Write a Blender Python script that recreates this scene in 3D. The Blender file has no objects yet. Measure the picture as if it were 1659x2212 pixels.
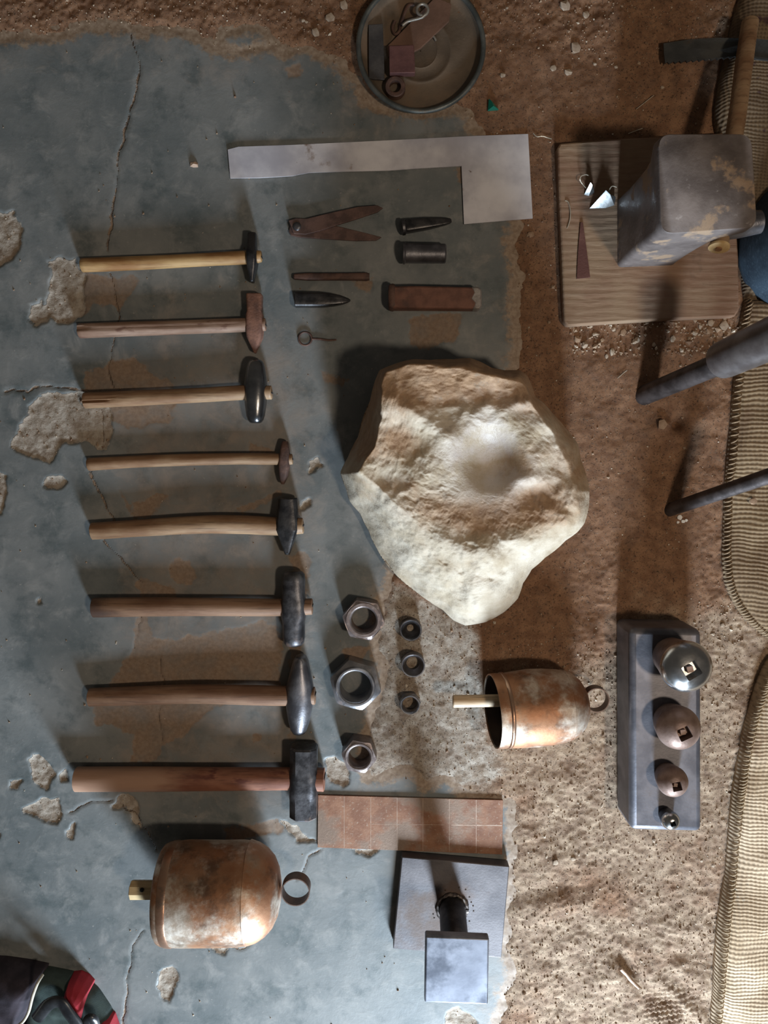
import bpy, math, random
import numpy as np
from mathutils import Vector, Matrix

random.seed(7)
rng = np.random.default_rng(7)
SC = bpy.context.scene
COL = SC.collection

# ------------------------------------------------------------------ camera
FPX, W, HH = 1661.0, 1659.0, 2212.0
CAM_H = 1.30
TILT = math.radians(4.6)
cam = bpy.data.cameras.new('camera')
cam.sensor_fit = 'VERTICAL'
cam.sensor_height = 36.0
cam.lens = FPX / HH * 36.0
cam.clip_start = 0.02
co = bpy.data.objects.new('camera', cam)
COL.objects.link(co)
co.location = (0, 0, CAM_H)
co.rotation_euler = (-TILT, 0, 0)
SC.camera = co

# ------------------------------------------------------------------ light
SC.view_settings.view_transform = 'Standard'
SC.view_settings.look = 'None'
SC.view_settings.exposure = 0.0
SC.view_settings.gamma = 1.0
SC.view_settings.use_curve_mapping = False
wd = bpy.data.worlds.new('room_ambient')
SC.world = wd
wd.use_nodes = True
bg = wd.node_tree.nodes['Background']
bg.inputs[0].default_value = (1.0, 0.86, 0.72, 1)
bg.inputs[1].default_value = 0.07


def area_light(name, loc, target, sx, sy, power, color):
    l = bpy.data.lights.new(name, 'AREA')
    l.shape = 'RECTANGLE'
    l.size, l.size_y = sx, sy
    l.energy = power
    l.color = color
    o = bpy.data.objects.new(name, l)
    COL.objects.link(o)
    o.location = loc
    o.rotation_euler = (Vector(target) - Vector(loc)).to_track_quat('-Z', 'Y').to_euler()
    return o


# daylight through the doorway beyond the lower edge of the picture
area_light('doorway_daylight', (0.42, -2.15, 0.62), (0.1, 0.3, 0.05), 0.24, 0.98, 106.0, (0.74, 0.87, 1.0))
# a warm ceiling lamp to the lower right
area_light('ceiling_lamp', (1.1, -0.62, 2.5), (0.0, 0.0, 0.0), 0.20, 0.20, 22.0, (1.0, 0.80, 0.60))


# ------------------------------------------------------------------ pixel -> world
def P(u, v, z=0.0):
    x, y = (u - W / 2) / FPX, -(v - HH / 2) / FPX
    yw = y * math.cos(TILT) - math.sin(TILT)
    zw = -y * math.sin(TILT) - math.cos(TILT)
    s = (CAM_H - z) / -zw
    return np.array((x * s, yw * s, z))


def PA(u, v, z):
    u, v, z = np.asarray(u, float), np.asarray(v, float), np.asarray(z, float)
    x, y = (u - W / 2) / FPX, -(v - HH / 2) / FPX
    yw = y * math.cos(TILT) - math.sin(TILT)
    zw = -y * math.sin(TILT) - math.cos(TILT)
    s = (CAM_H - z) / -zw
    return np.stack(np.broadcast_arrays(x * s, yw * s, z), -1)


def mpp(u, v, z=0.0):
    return float(np.linalg.norm(P(u + 1, v, z) - P(u, v, z)))


def world2px(x, y):
    # ground plane point -> pixel
    c, s = math.cos(TILT), math.sin(TILT)
    dx, dy, dz = x, y, -CAM_H
    # inverse rotation (camera axes)
    yc = dy * c - dz * s
    zc = dy * s + dz * c
    return W / 2 + FPX * dx / -zc, HH / 2 - FPX * yc / -zc


def zmatch(u0, v0, z0, u1, v1):
    a = P(u0, v0, z0)
    best = min(np.linspace(z0, z0 + 0.5, 600), key=lambda z: np.linalg.norm((P(u1, v1, z) - a)[:2]))
    return float(best)


# ------------------------------------------------------------------ noise
_tab = rng.random((256, 256))


def vnoise(x, y, seed=0):
    x = np.asarray(x, float) + seed * 17.31
    y = np.asarray(y, float) + seed * 9.77
    xi, yi = np.floor(x).astype(int), np.floor(y).astype(int)
    fx, fy = x - xi, y - yi
    fx, fy = fx * fx * (3 - 2 * fx), fy * fy * (3 - 2 * fy)
    g = lambda a, b: _tab[a & 255, b & 255]
    a = g(xi, yi) * (1 - fx) + g(xi + 1, yi) * fx
    b = g(xi, yi + 1) * (1 - fx) + g(xi + 1, yi + 1) * fx
    return a * (1 - fy) + b * fy


def fbm(x, y, octv=4, seed=0, gain=0.5):
    t, amp, tot = 0.0, 1.0, 0.0
    for k in range(octv):
        t = t + amp * vnoise(x * 2 ** k, y * 2 ** k, seed + k * 3.7)
        tot += amp
        amp *= gain
    return t / tot          # 0..1


def smooth(a, b, x):
    t = np.clip((x - a) / (b - a), 0, 1)
    return t * t * (3 - 2 * t)


def sdf(poly, X, Y):
    """signed distance, positive inside"""
    d = np.full(X.shape, 1e9)
    ins = np.zeros(X.shape, bool)
    n = len(poly)
    for i in range(n):
        ax, ay = poly[i]
        bx, by = poly[(i + 1) % n]
        ex, ey = bx - ax, by - ay
        t = np.clip(((X - ax) * ex + (Y - ay) * ey) / (ex * ex + ey * ey + 1e-15), 0, 1)
        d = np.minimum(d, (X - ax - t * ex) ** 2 + (Y - ay - t * ey) ** 2)
        c = (ay > Y) != (by > Y)
        with np.errstate(divide='ignore', invalid='ignore'):
            xs = ax + (Y - ay) * ex / (by - ay if by != ay else 1e-15)
        ins ^= c & (X < xs)
    return np.where(ins, 1, -1) * np.sqrt(d)


def linedist(pts, X, Y):
    d = np.full(X.shape, 1e9)
    for i in range(len(pts) - 1):
        ax, ay = pts[i]
        bx, by = pts[i + 1]
        ex, ey = bx - ax, by - ay
        t = np.clip(((X - ax) * ex + (Y - ay) * ey) / (ex * ex + ey * ey + 1e-15), 0, 1)
        d = np.minimum(d, (X - ax - t * ex) ** 2 + (Y - ay - t * ey) ** 2)
    return np.sqrt(d)


def pxpoly(pts, z=0.0):
    return [tuple(P(u, v, z)[:2]) for u, v in pts]


# ------------------------------------------------------------------ materials
class NT:
    def __init__(self, name):
        self.m = bpy.data.materials.new(name)
        self.m.use_nodes = True
        self.t = self.m.node_tree
        self.b = self.t.nodes['Principled BSDF']
        self.tc = self.t.nodes.new('ShaderNodeTexCoord')

    def n(self, typ, **kw):
        nd = self.t.nodes.new(typ)
        for k, v in kw.items():
            setattr(nd, k, v)
        return nd

    def l(self, a, b):
        self.t.links.new(a, b)

    def vec(self, stretch=(1, 1, 1), off=(0, 0, 0), rot=(0, 0, 0)):
        mp = self.n('ShaderNodeMapping')
        mp.inputs['Scale'].default_value = stretch
        mp.inputs['Location'].default_value = off
        mp.inputs['Rotation'].default_value = rot
        self.l(self.tc.outputs['Object'], mp.inputs[0])
        return mp.outputs[0]

    def noise(self, vec, scale, detail=5, rough=0.55, dist=0.0):
        nd = self.n('ShaderNodeTexNoise')
        nd.inputs['Scale'].default_value = scale
        nd.inputs['Detail'].default_value = detail
        nd.inputs['Roughness'].default_value = rough
        nd.inputs['Distortion'].default_value = dist
        self.l(vec, nd.inputs['Vector'])
        return nd.outputs['Fac']

    def ramp(self, fac, lo, hi):
        nd = self.n('ShaderNodeMapRange')
        nd.interpolation_type = 'SMOOTHSTEP'
        nd.inputs['From Min'].default_value = lo
        nd.inputs['From Max'].default_value = hi
        self.l(fac, nd.inputs['Value'])
        return nd.outputs['Result']

    def math(self, op, a, b=None, c=None):
        nd = self.n('ShaderNodeMath', operation=op)
        for i, q in enumerate((a, b, c)):
            if q is None:
                continue
            if isinstance(q, (int, float)):
                nd.inputs[i].default_value = q
            else:
                self.l(q, nd.inputs[i])
        return nd.outputs[0]

    def mix(self, fac, a, b):
        nd = self.n('ShaderNodeMix', data_type='RGBA')
        if isinstance(fac, (int, float)):
            nd.inputs[0].default_value = fac
        else:
            self.l(fac, nd.inputs[0])
        for i, q in ((6, a), (7, b)):
            if isinstance(q, tuple):
                nd.inputs[i].default_value = (*q[:3], 1)
            else:
                self.l(q, nd.inputs[i])
        return nd.outputs[2]

    def mixf(self, fac, a, b):
        nd = self.n('ShaderNodeMix', data_type='FLOAT')
        self.l(fac, nd.inputs[0])
        for i, q in ((2, a), (3, b)):
            if isinstance(q, (int, float)):
                nd.inputs[i].default_value = q
            else:
                self.l(q, nd.inputs[i])
        return nd.outputs[0]

    def attr(self, name):
        nd = self.n('ShaderNodeAttribute', attribute_name=name)
        return nd.outputs['Fac']

    def put(self, sock, q):
        i = self.b.inputs[sock]
        if isinstance(q, tuple):
            i.default_value = (*q[:3], 1)
        elif isinstance(q, (int, float)):
            i.default_value = q
        else:
            self.l(q, i)

    def bump(self, h, strength, dist=0.002, prev=None):
        nd = self.n('ShaderNodeBump')
        nd.inputs['Strength'].default_value = strength
        nd.inputs['Distance'].default_value = dist
        self.l(h, nd.inputs['Height'])
        if prev is not None:
            self.l(prev, nd.inputs['Normal'])
        return nd.outputs[0]


_mc = [0]


def M(name, c1, c2, scale=30, detail=6, lo=.35, hi=.65, rough=.6, metal=0.0, bump=.3, bscale=250, bdist=.001,
      c3=None, s3=12, lo3=.55, hi3=.65, rough3=None, metal3=None, c4=None, s4=90, lo4=.6, hi4=.7, stretch=(1, 1, 1), rvar=.08):
    t = NT(name)
    _mc[0] += 1
    off = (_mc[0] * 3.17 % 11, _mc[0] * 1.73 % 7, _mc[0] * .91 % 5)
    v = t.vec(stretch, off)
    n1 = t.noise(v, scale, detail)
    col = t.mix(t.ramp(n1, lo, hi), c1, c2)
    r, me = t.math('MULTIPLY_ADD', n1, rvar * 2, rough - rvar), metal
    if c3 is not None:
        f3 = t.ramp(t.noise(v, s3, 8, .62), lo3, hi3)
        col = t.mix(f3, col, c3)
        if rough3 is not None:
            r = t.mixf(f3, r, rough3)
        if metal3 is not None:
            me = t.mixf(f3, metal, metal3)
    if c4 is not None:
        f4 = t.ramp(t.noise(v, s4, 4, .6), lo4, hi4)
        col = t.mix(f4, col, c4)
    t.put('Base Color', col)
    t.put('Roughness', r)
    t.put('Metallic', me)
    if bump:
        t.put('Normal', t.bump(t.noise(v, bscale, 4, .6), bump, bdist))
    return t.m


def wood(name, pale, dark, grain=(.05, 1, 1), rough=.55, c4=None, butt=None):
    t = NT(name)
    _mc[0] += 1
    off = (_mc[0] * 2.7 % 9, _mc[0] * 1.3 % 5, _mc[0] * .7 % 3)
    v = t.vec(grain, off)
    v2 = t.vec((.35, 1, 1), off)
    g = t.noise(v, 260, 5, .6)
    b = t.noise(v2, 26, 4, .6)
    col = t.mix(t.ramp(b, .35, .68), pale, dark)
    col = t.mix(t.math('MULTIPLY', t.ramp(g, .5, .72), .55), col, tuple(q * .35 for q in dark))
    if c4 is not None:
        col = t.mix(t.ramp(t.noise(v2, 60, 5), .58, .68), col, c4)
    if butt is not None:        # the worn or blackened butt end of the handle
        sx = t.n('ShaderNodeSeparateXYZ')
        t.l(t.tc.outputs['Object'], sx.inputs[0])
        q = t.math('ADD', sx.outputs[0], t.math('MULTIPLY_ADD', t.noise(v2, 40, 5), .16, -.08))
        col = t.mix(t.math('MULTIPLY', t.ramp(q, butt[2], butt[1]), .85), col, butt[0])
    t.put('Base Color', col)
    t.put('Roughness', t.math('MULTIPLY_ADD', g, .2, rough - .1))
    t.put('Normal', t.bump(g, .35, .0012))
    return t.m


# ------------------------------------------------------------------ mesh helpers
ORG = {}


def _tag(o, label=None, cat=None, group=None, kind=None):
    if label:
        o['label'] = label
    if cat:
        o['category'] = cat
    if group:
        o['group'] = group
    if kind:
        o['kind'] = kind


def thing(name, label, cat, loc, group=None):
    o = bpy.data.objects.new(name, None)
    o.empty_display_size = .03
    COL.objects.link(o)
    o.location = tuple(loc)
    ORG[o.name] = np.array(loc, float)
    _tag(o, label, cat, group)
    return o


def mk(name, V, F, mat, parent=None, smooth_deg=40, bevel=0.0, seg=2, label=None, cat=None, group=None, kind=None,
       attrs=None):
    V = np.asarray(V, float)
    if parent is not None:
        org = ORG[parent.name]
    else:
        org = np.array((V[:, 0].mean(), V[:, 1].mean(), V[:, 2].min()))
    me = bpy.data.meshes.new(name)
    me.from_pydata((V - org).tolist(), [], [list(map(int, f)) for f in F])
    me.validate()
    me.polygons.foreach_set('use_smooth', [True] * len(me.polygons))
    if smooth_deg < 180:
        me.set_sharp_from_angle(angle=math.radians(smooth_deg))
    if attrs:
        for k, a in attrs.items():
            at = me.attributes.new(k, 'FLOAT', 'POINT')
            at.data.foreach_set('value', np.asarray(a, np.float32))
    me.materials.append(mat)
    o = bpy.data.objects.new(name, me)
    COL.objects.link(o)
    if parent is not None:
        o.parent = parent
    else:
        o.location = tuple(org)
    ORG[o.name] = org
    if bevel:
        b = o.modifiers.new('bevel', 'BEVEL')
        b.width = bevel
        b.segments = seg
        b.limit_method = 'ANGLE'
        b.angle_limit = math.radians(35)
        b.harden_normals = False
    _tag(o, label, cat, group, kind)
    return o


def share(src, parent, loc, rot=0.0, scale=1.0):
    """a copy of a small piece that shares its mesh"""
    c = src.copy()
    COL.objects.link(c)
    c.parent = parent
    c.location = tuple(loc)
    c.rotation_euler = (0, 0, rot)
    c.scale = (scale,) * 3
    return c


def loft(rings, cap=True, loop=False):
    R, N = len(rings), len(rings[0])
    V = np.concatenate([np.asarray(r, float) for r in rings])
    F = []
    for i in range(R if loop else R - 1):
        a, b = i * N, ((i + 1) % R) * N
        for j in range(N):
            k = (j + 1) % N
            F.append((a + j, a + k, b + k, b + j))
    if cap and not loop:
        F.append(tuple(range(N - 1, -1, -1)))
        F.append(tuple(range((R - 1) * N, R * N)))
    return V, F


def frame(d):
    d = np.asarray(d, float)
    d = d / np.linalg.norm(d)
    up = np.array((0, 0, 1.0)) if abs(d[2]) < .95 else np.array((0, 1.0, 0))
    s = np.cross(d, up)
    s /= np.linalg.norm(s)
    return d, s, np.cross(s, d)


def tube(pts, rad, n=12, cap=True, wob=0.0, seed=0, flat=1.0):
    pts = [np.asarray(p, float) for p in pts]
    if isinstance(rad, (int, float)):
        rad = [rad] * len(pts)
    rings = []
    s0 = None
    for i, p in enumerate(pts):
        d = pts[min(i + 1, len(pts) - 1)] - pts[max(i - 1, 0)]
        d = d / (np.linalg.norm(d) + 1e-12)
        if s0 is None:
            _, s0, _ = frame(d)
        s = s0 - d * np.dot(s0, d)
        s /= np.linalg.norm(s)
        s0 = s
        w = np.cross(s, d)
        a = np.arange(n) * 2 * math.pi / n
        r = rad[i] * (1 + wob * (vnoise(np.cos(a) * 1.3 + i * .7, np.sin(a) * 1.3, seed) - .5))
        rings.append(p + np.outer(np.cos(a) * r, s) + np.outer(np.sin(a) * r * flat, w))
    return loft(rings, cap)


def spline(pts, n=8):
    pts = [np.asarray(p, float) for p in pts]
    out = []
    for i in range(len(pts) - 1):
        p0, p1, p2, p3 = pts[max(i - 1, 0)], pts[i], pts[i + 1], pts[min(i + 2, len(pts) - 1)]
        for k in range(n):
            t = k / n
            out.append(.5 * (2 * p1 + (p2 - p0) * t + (2 * p0 - 5 * p1 + 4 * p2 - p3) * t * t + (3 * p1 - p0 - 3 * p2 + p3) * t ** 3))
    out.append(pts[-1])
    return out


def lathe(o, axis, prof, n=40, loop=False, cap=True, wob=0.0, seed=0):
    d, s, w = frame(axis)
    o = np.asarray(o, float)
    a = np.arange(n) * 2 * math.pi / n
    rings = []
    for t, r in prof:
        rr = r * (1 + wob * (fbm(np.cos(a) * 2 + 5 + t * 30, np.sin(a) * 2 + 5 + t * 12, 3, seed) - .5))
        rings.append(o + d * t + np.outer(np.cos(a) * rr, s) + np.outer(np.sin(a) * rr, w))
    return loft(rings, cap, loop)


def prism(px, zt, zb):
    """solid whose top outline is seen at these pixels"""
    T = np.array([P(u, v, zt) for u, v in px])
    B = T.copy()
    B[:, 2] = zb
    n = len(px)
    V = np.concatenate([T, B])
    area = sum(T[i][0] * T[(i + 1) % n][1] - T[(i + 1) % n][0] * T[i][1] for i in range(n))
    F = [tuple(range(n)), tuple(range(2 * n - 1, n - 1, -1))]
    for i in range(n):
        j = (i + 1) % n
        F.append((i, i + n, j + n, j))
    if area < 0:
        F = [tuple(reversed(f)) for f in F]
    return V, F


def merge(*parts):
    V, F, o = [], [], 0
    for v, f in parts:
        V.append(np.asarray(v, float))
        F += [tuple(i + o for i in q) for q in f]
        o += len(v)
    return np.concatenate(V), F


def superell(a, b, e, n=28):
    t = np.arange(n) * 2 * math.pi / n + math.pi / n
    c, s = np.cos(t), np.sin(t)
    return np.sign(c) * np.abs(c) ** (2 / e) * a, np.sign(s) * np.abs(s) ** (2 / e) * b


def octagon(a, b, k=.42, n=32):
    """chamfered rectangle sampled by angle so rings stay in step"""
    t = np.arange(n) * 2 * math.pi / n + math.pi / n
    c, s = np.cos(t), np.sin(t)
    lim = 1 + (1 - k)
    q = np.maximum(np.maximum(np.abs(c), np.abs(s)), (np.abs(c) + np.abs(s)) / lim)
    return c / q * a, s / q * b


# ------------------------------------------------------------------ the setting: concrete floor and dirt ground
DIRT = [(-6500, 60), (-2000, 60), (-300, 85), (0, 82), (60, 80), (90, 84), (130, 72), (180, 60), (250, 66), (300, 66), (360, 68), (420, 74),
        (450, 95), (470, 105), (520, 112), (560, 110), (600, 106), (680, 112), (735, 140), (765, 175), (790, 215),
        (900, 250), (985, 235), (1010, 250), (1030, 290), (1040, 400), (1110, 470), (1118, 485), (1098, 520), (1102, 565),
        (1116, 600), (1110, 700), (1112, 790), (1000, 900), (900, 1100), (850, 1230), (832, 1280), (808, 1340), (812, 1400),
        (828, 1440), (815, 1500), (790, 1560), (785, 1620), (782, 1655), (800, 1685), (830, 1678), (850, 1662), (890, 1672),
        (915, 1700), (960, 1690), (1000, 1720), (1100, 1740), (1103, 1870), (1092, 1960), (1090, 2040), (1105, 2100),
        (1085, 2160), (1070, 2212), (1060, 2600), (1050, 3600), (6500, 3600), (6500, -4500), (-6500, -4500)]
ISLAND = [(478, 75), (500, 66), (530, 57), (560, 62), (590, 92), (570, 103), (530, 108), (500, 103), (482, 92)]
CHIPS = [
    [(-60, 450), (0, 455), (28, 452), (50, 490), (52, 525), (30, 560), (0, 580), (-60, 590)],
    [(105, 560), (160, 558), (182, 585), (190, 640), (180, 690), (150, 700), (120, 700), (95, 680), (105, 620)],
    [(68, 650), (90, 650), (110, 690), (100, 700), (75, 705), (65, 690)],
    [(90, 860), (120, 850), (180, 850), (235, 880), (240, 940), (235, 970), (205, 970), (190, 960), (140, 950), (100, 1000),
     (60, 980), (20, 960), (30, 940), (60, 900), (60, 880)],
    [(95, 1035), (130, 1030), (145, 1045), (120, 1060), (95, 1050)],
    [(-30, 1010), (8, 1020), (14, 1060), (0, 1115), (-30, 1110)],
    [(60, 1640), (85, 1632), (118, 1672), (95, 1702), (65, 1682)],
    [(122, 1675), (145, 1668), (148, 1690), (128, 1692)],
    [(45, 1745), (70, 1730), (85, 1722), (125, 1725), (132, 1760), (125, 1785), (95, 1775), (50, 1760)],
    [(20, 1690), (45, 1685), (42, 1710), (25, 1705)],
    [(136, 1792), (160, 1780), (152, 1812), (138, 1808)],
    [(-10, 1790), (6, 1795), (5, 1806), (-10, 1806)],
    [(240, 1738), (262, 1718), (285, 1722), (294, 1745), (300, 1790), (283, 1772), (268, 1742), (245, 1748)],
    [(345, 2110), (355, 2092), (378, 2090), (386, 2118), (362, 2168), (348, 2160)],
    [(700, 1640), (720, 1632), (750, 1655), (752, 1690), (735, 1700), (712, 1680)],
    [(625, 1795), (600, 1770), (645, 1788), (688, 1818), (650, 1822)],
    [(760, 1836), (815, 1838), (800, 1850), (775, 1848)],
    [(655, 1085), (670, 1078), (676, 1092), (664, 1108), (650, 1106)],
    [(665, 1000), (685, 992), (688, 1010), (668, 1024)],
    [(960, 2190), (1000, 2180), (1030, 2212), (1000, 2260), (960, 2240)],
    [(78, 1294), (90, 1292), (92, 1306), (80, 1308)],
    [(455, 2045), (490, 2042), (480, 2062), (462, 2060)],
]
DUST = [
    [(180, 585), (200, 590), (285, 598), (293, 602), (275, 640), (255, 680), (240, 662), (205, 655), (180, 690), (170, 640)],
    [(180, 800), (225, 790), (240, 770), (275, 775), (300, 768), (320, 800), (375, 835), (385, 870), (370, 905), (310, 930),
     (270, 925), (225, 900), (180, 860)],
    [(282, 1080), (320, 1078), (345, 1060), (372, 1065), (355, 1090), (330, 1118), (285, 1114)],
    [(363, 1230), (375, 1212), (400, 1210), (412, 1230), (425, 1250), (415, 1262), (390, 1264), (370, 1250)],
    [(297, 1270), (304, 1250), (340, 1255), (370, 1275), (380, 1300), (300, 1296)],
    [(292, 1330), (318, 1330), (330, 1380), (430, 1372), (560, 1340), (606, 1350), (612, 1480), (470, 1528), (420, 1560),
     (398, 1590), (352, 1620), (338, 1648), (280, 1642), (288, 1590), (200, 1560), (200, 1520), (262, 1440), (285, 1400)],
    [(540, 955), (600, 975), (590, 985), (540, 985)],
    [(510, 1095), (560, 1075), (610, 1055), (612, 1070), (575, 1090), (520, 1110)],
    [(620, 1200), (655, 1192), (678, 1215), (668, 1245), (640, 1235)],
    [(880, 690), (930, 680), (1000, 678), (998, 715), (975, 740), (930, 755), (882, 750)],
    [(690, 805), (720, 812), (748, 818), (740, 830), (700, 825)],
    [(480, 1790), (545, 1782), (600, 1770), (620, 1795), (555, 1806), (490, 1815)],
    [(250, 1060), (258, 1058), (300, 1120), (290, 1125)],
    [(545, 1585), (560, 1580), (565, 1600), (550, 1606)],
    [(620, 140), (650, 138), (655, 168), (625, 172)],
    [(790, 220), (840, 225), (845, 245), (800, 240)],
    [(985, 365), (1000, 360), (1005, 400), (992, 395)],
    [(760, 605), (800, 600), (798, 630), (770, 628)],
    [(632, 1230), (662, 1240), (664, 1330), (650, 1420), (640, 1600), (625, 1600), (625, 1300)],
    [(735, 1400), (800, 1400), (770, 1440), (740, 1440)],
]
CRACKS = [
    ([(280, 70), (292, 100), (300, 130), (298, 170), (286, 215), (272, 280), (254, 345), (250, 400), (244, 440), (238, 480), (232, 545)], 2.2),
    ([(238, 590), (248, 630), (256, 680), (245, 745), (234, 790), (240, 820), (246, 838)], 1.6),
    ([(218, 885), (224, 925), (222, 975)], 1.8),
    ([(195, 1020), (210, 1055), (232, 1100), (246, 1128)], 2.6),
    ([(222, 1165), (240, 1185), (268, 1215), (285, 1235), (305, 1258)], 1.4),
    ([(12, 846), (30, 840), (60, 848), (75, 838), (110, 834), (150, 838), (190, 846)], 2.4),
    ([(262, 1742), (290, 1760), (318, 1795), (338, 1835)], 1.6),
    ([(312, 2008), (300, 2022), (286, 2040), (283, 2080), (274, 2110), (275, 2150), (266, 2200), (262, 2300)], 1.7),
    ([(150, 1755), (180, 1738), (215, 1728), (245, 1728)], 1.6),
    ([(345, 1420), (352, 1470), (345, 1540), (348, 1600)], 1.2),
    ([(640, 1900), (655, 1880), (665, 1855), (690, 1835)], 1.2),
    ([(500, 2048), (520, 2052), (540, 2042)], 1.3),
    ([(305, 1330), (296, 1370), (290, 1400)], 1.2),
]
SAND = [(845, 1235), (780, 1380), (780, 1690), (920, 1710), (1060, 1720), (1110, 1660), (1060, 1560), (1050, 1420), (1040, 1330), (940, 1290)]


def axis_coords(lo, hi, step, far):
    fine = np.arange(lo, hi + step / 2, step)
    out, s, q = [], step, fine[-1]
    while q < far[1]:
        s = min(s * 1.18, .08)
        q += s
        out.append(q)
    neg, s, q = [], step, fine[0]
    while q > far[0]:
        s = min(s * 1.18, .08)
        q -= s
        neg.append(q)
    return np.concatenate([neg[::-1], fine, out])


STEP = .0026
gx = axis_coords(-.70, .70, STEP, (-2.4, 2.4))
gy = axis_coords(-1.06, .76, STEP, (-2.2, 2.2))
GX, GY = np.meshgrid(gx, gy)
# jagged copies of the coordinates for ragged outlines
WX = GX + .010 * (fbm(GX * 35, GY * 35, 4, 1) - .5) * 2
WY = GY + .010 * (fbm(GX * 35, GY * 35, 4, 2) - .5) * 2
sd_dirt = sdf(pxpoly(DIRT), WX, WY)
sd_dirt = np.minimum(sd_dirt, -sdf(pxpoly(ISLAND), WX, WY))


def multi(polys, width=.006):
    m = np.full(GX.shape, -1.0)
    for p in polys:
        q = np.array(pxpoly(p))
        x0, y0 = q.min(0) - .05
        x1, y1 = q.max(0) + .05
        i0, i1 = np.searchsorted(gx, (x0, x1))
        j0, j1 = np.searchsorted(gy, (y0, y1))
        s = np.s_[j0:j1, i0:i1]
        m[s] = np.maximum(m[s], np.clip(sdf([tuple(r) for r in q], WX[s], WY[s]) / width, -1, 1))
    return m


chip = multi(CHIPS, .006)
dust = multi(DUST, .012)
crack = np.zeros(GX.shape)
CX = GX + .004 * (fbm(GX * 60, GY * 60, 3, 5) - .5) * 2
CY = GY + .004 * (fbm(GX * 60, GY * 60, 3, 6) - .5) * 2
for pts, wpx in CRACKS:
    q = np.array(pxpoly(pts))
    x0, y0 = q.min(0) - .03
    x1, y1 = q.max(0) + .03
    i0, i1 = np.searchsorted(gx, (x0, x1))
    j0, j1 = np.searchsorted(gy, (y0, y1))
    s = np.s_[j0:j1, i0:i1]
    wv = wpx / 1278 * (.5 + 1.3 * vnoise(GX[s] * 25, GY[s] * 25, 9))
    crack[s] = np.maximum(crack[s], np.clip(1 - linedist([tuple(r) for r in q], CX[s], CY[s]) / (8 * wv), 0, 1))


def grid_mesh(name, Z, keep, mat, attrs):
    ny, nx = Z.shape
    V = np.stack([GX, GY, Z], -1).reshape(-1, 3)
    idx = np.arange(ny * nx).reshape(ny, nx)
    q = np.stack([idx[:-1, :-1], idx[:-1, 1:], idx[1:, 1:], idx[1:, :-1]], -1)
    k = keep[:-1, :-1] | keep[:-1, 1:] | keep[1:, 1:] | keep[1:, :-1]
    q = q[k]
    used = np.unique(q)
    re = np.full(ny * nx, -1)
    re[used] = np.arange(len(used))
    q = re[q]
    me = bpy.data.meshes.new(name)
    me.vertices.add(len(used))
    me.vertices.foreach_set('co', V[used].astype(np.float32).ravel())
    me.loops.add(q.size)
    me.loops.foreach_set('vertex_index', q.astype(np.int32).ravel())
    me.polygons.add(len(q))
    me.polygons.foreach_set('loop_start', np.arange(0, q.size, 4, dtype=np.int32))
    me.polygons.foreach_set('loop_total', np.full(len(q), 4, np.int32))
    me.update(calc_edges=True)
    me.polygons.foreach_set('use_smooth', [True] * len(q))
    for kx, a in attrs.items():
        at = me.attributes.new(kx, 'FLOAT', 'POINT')
        at.data.foreach_set('value', a.ravel()[used].astype(np.float32))
    me.materials.append(mat)
    o = bpy.data.objects.new(name, me)
    COL.objects.link(o)
    _tag(o, kind='structure')
    ORG[o.name] = np.zeros(3)
    return o


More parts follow.
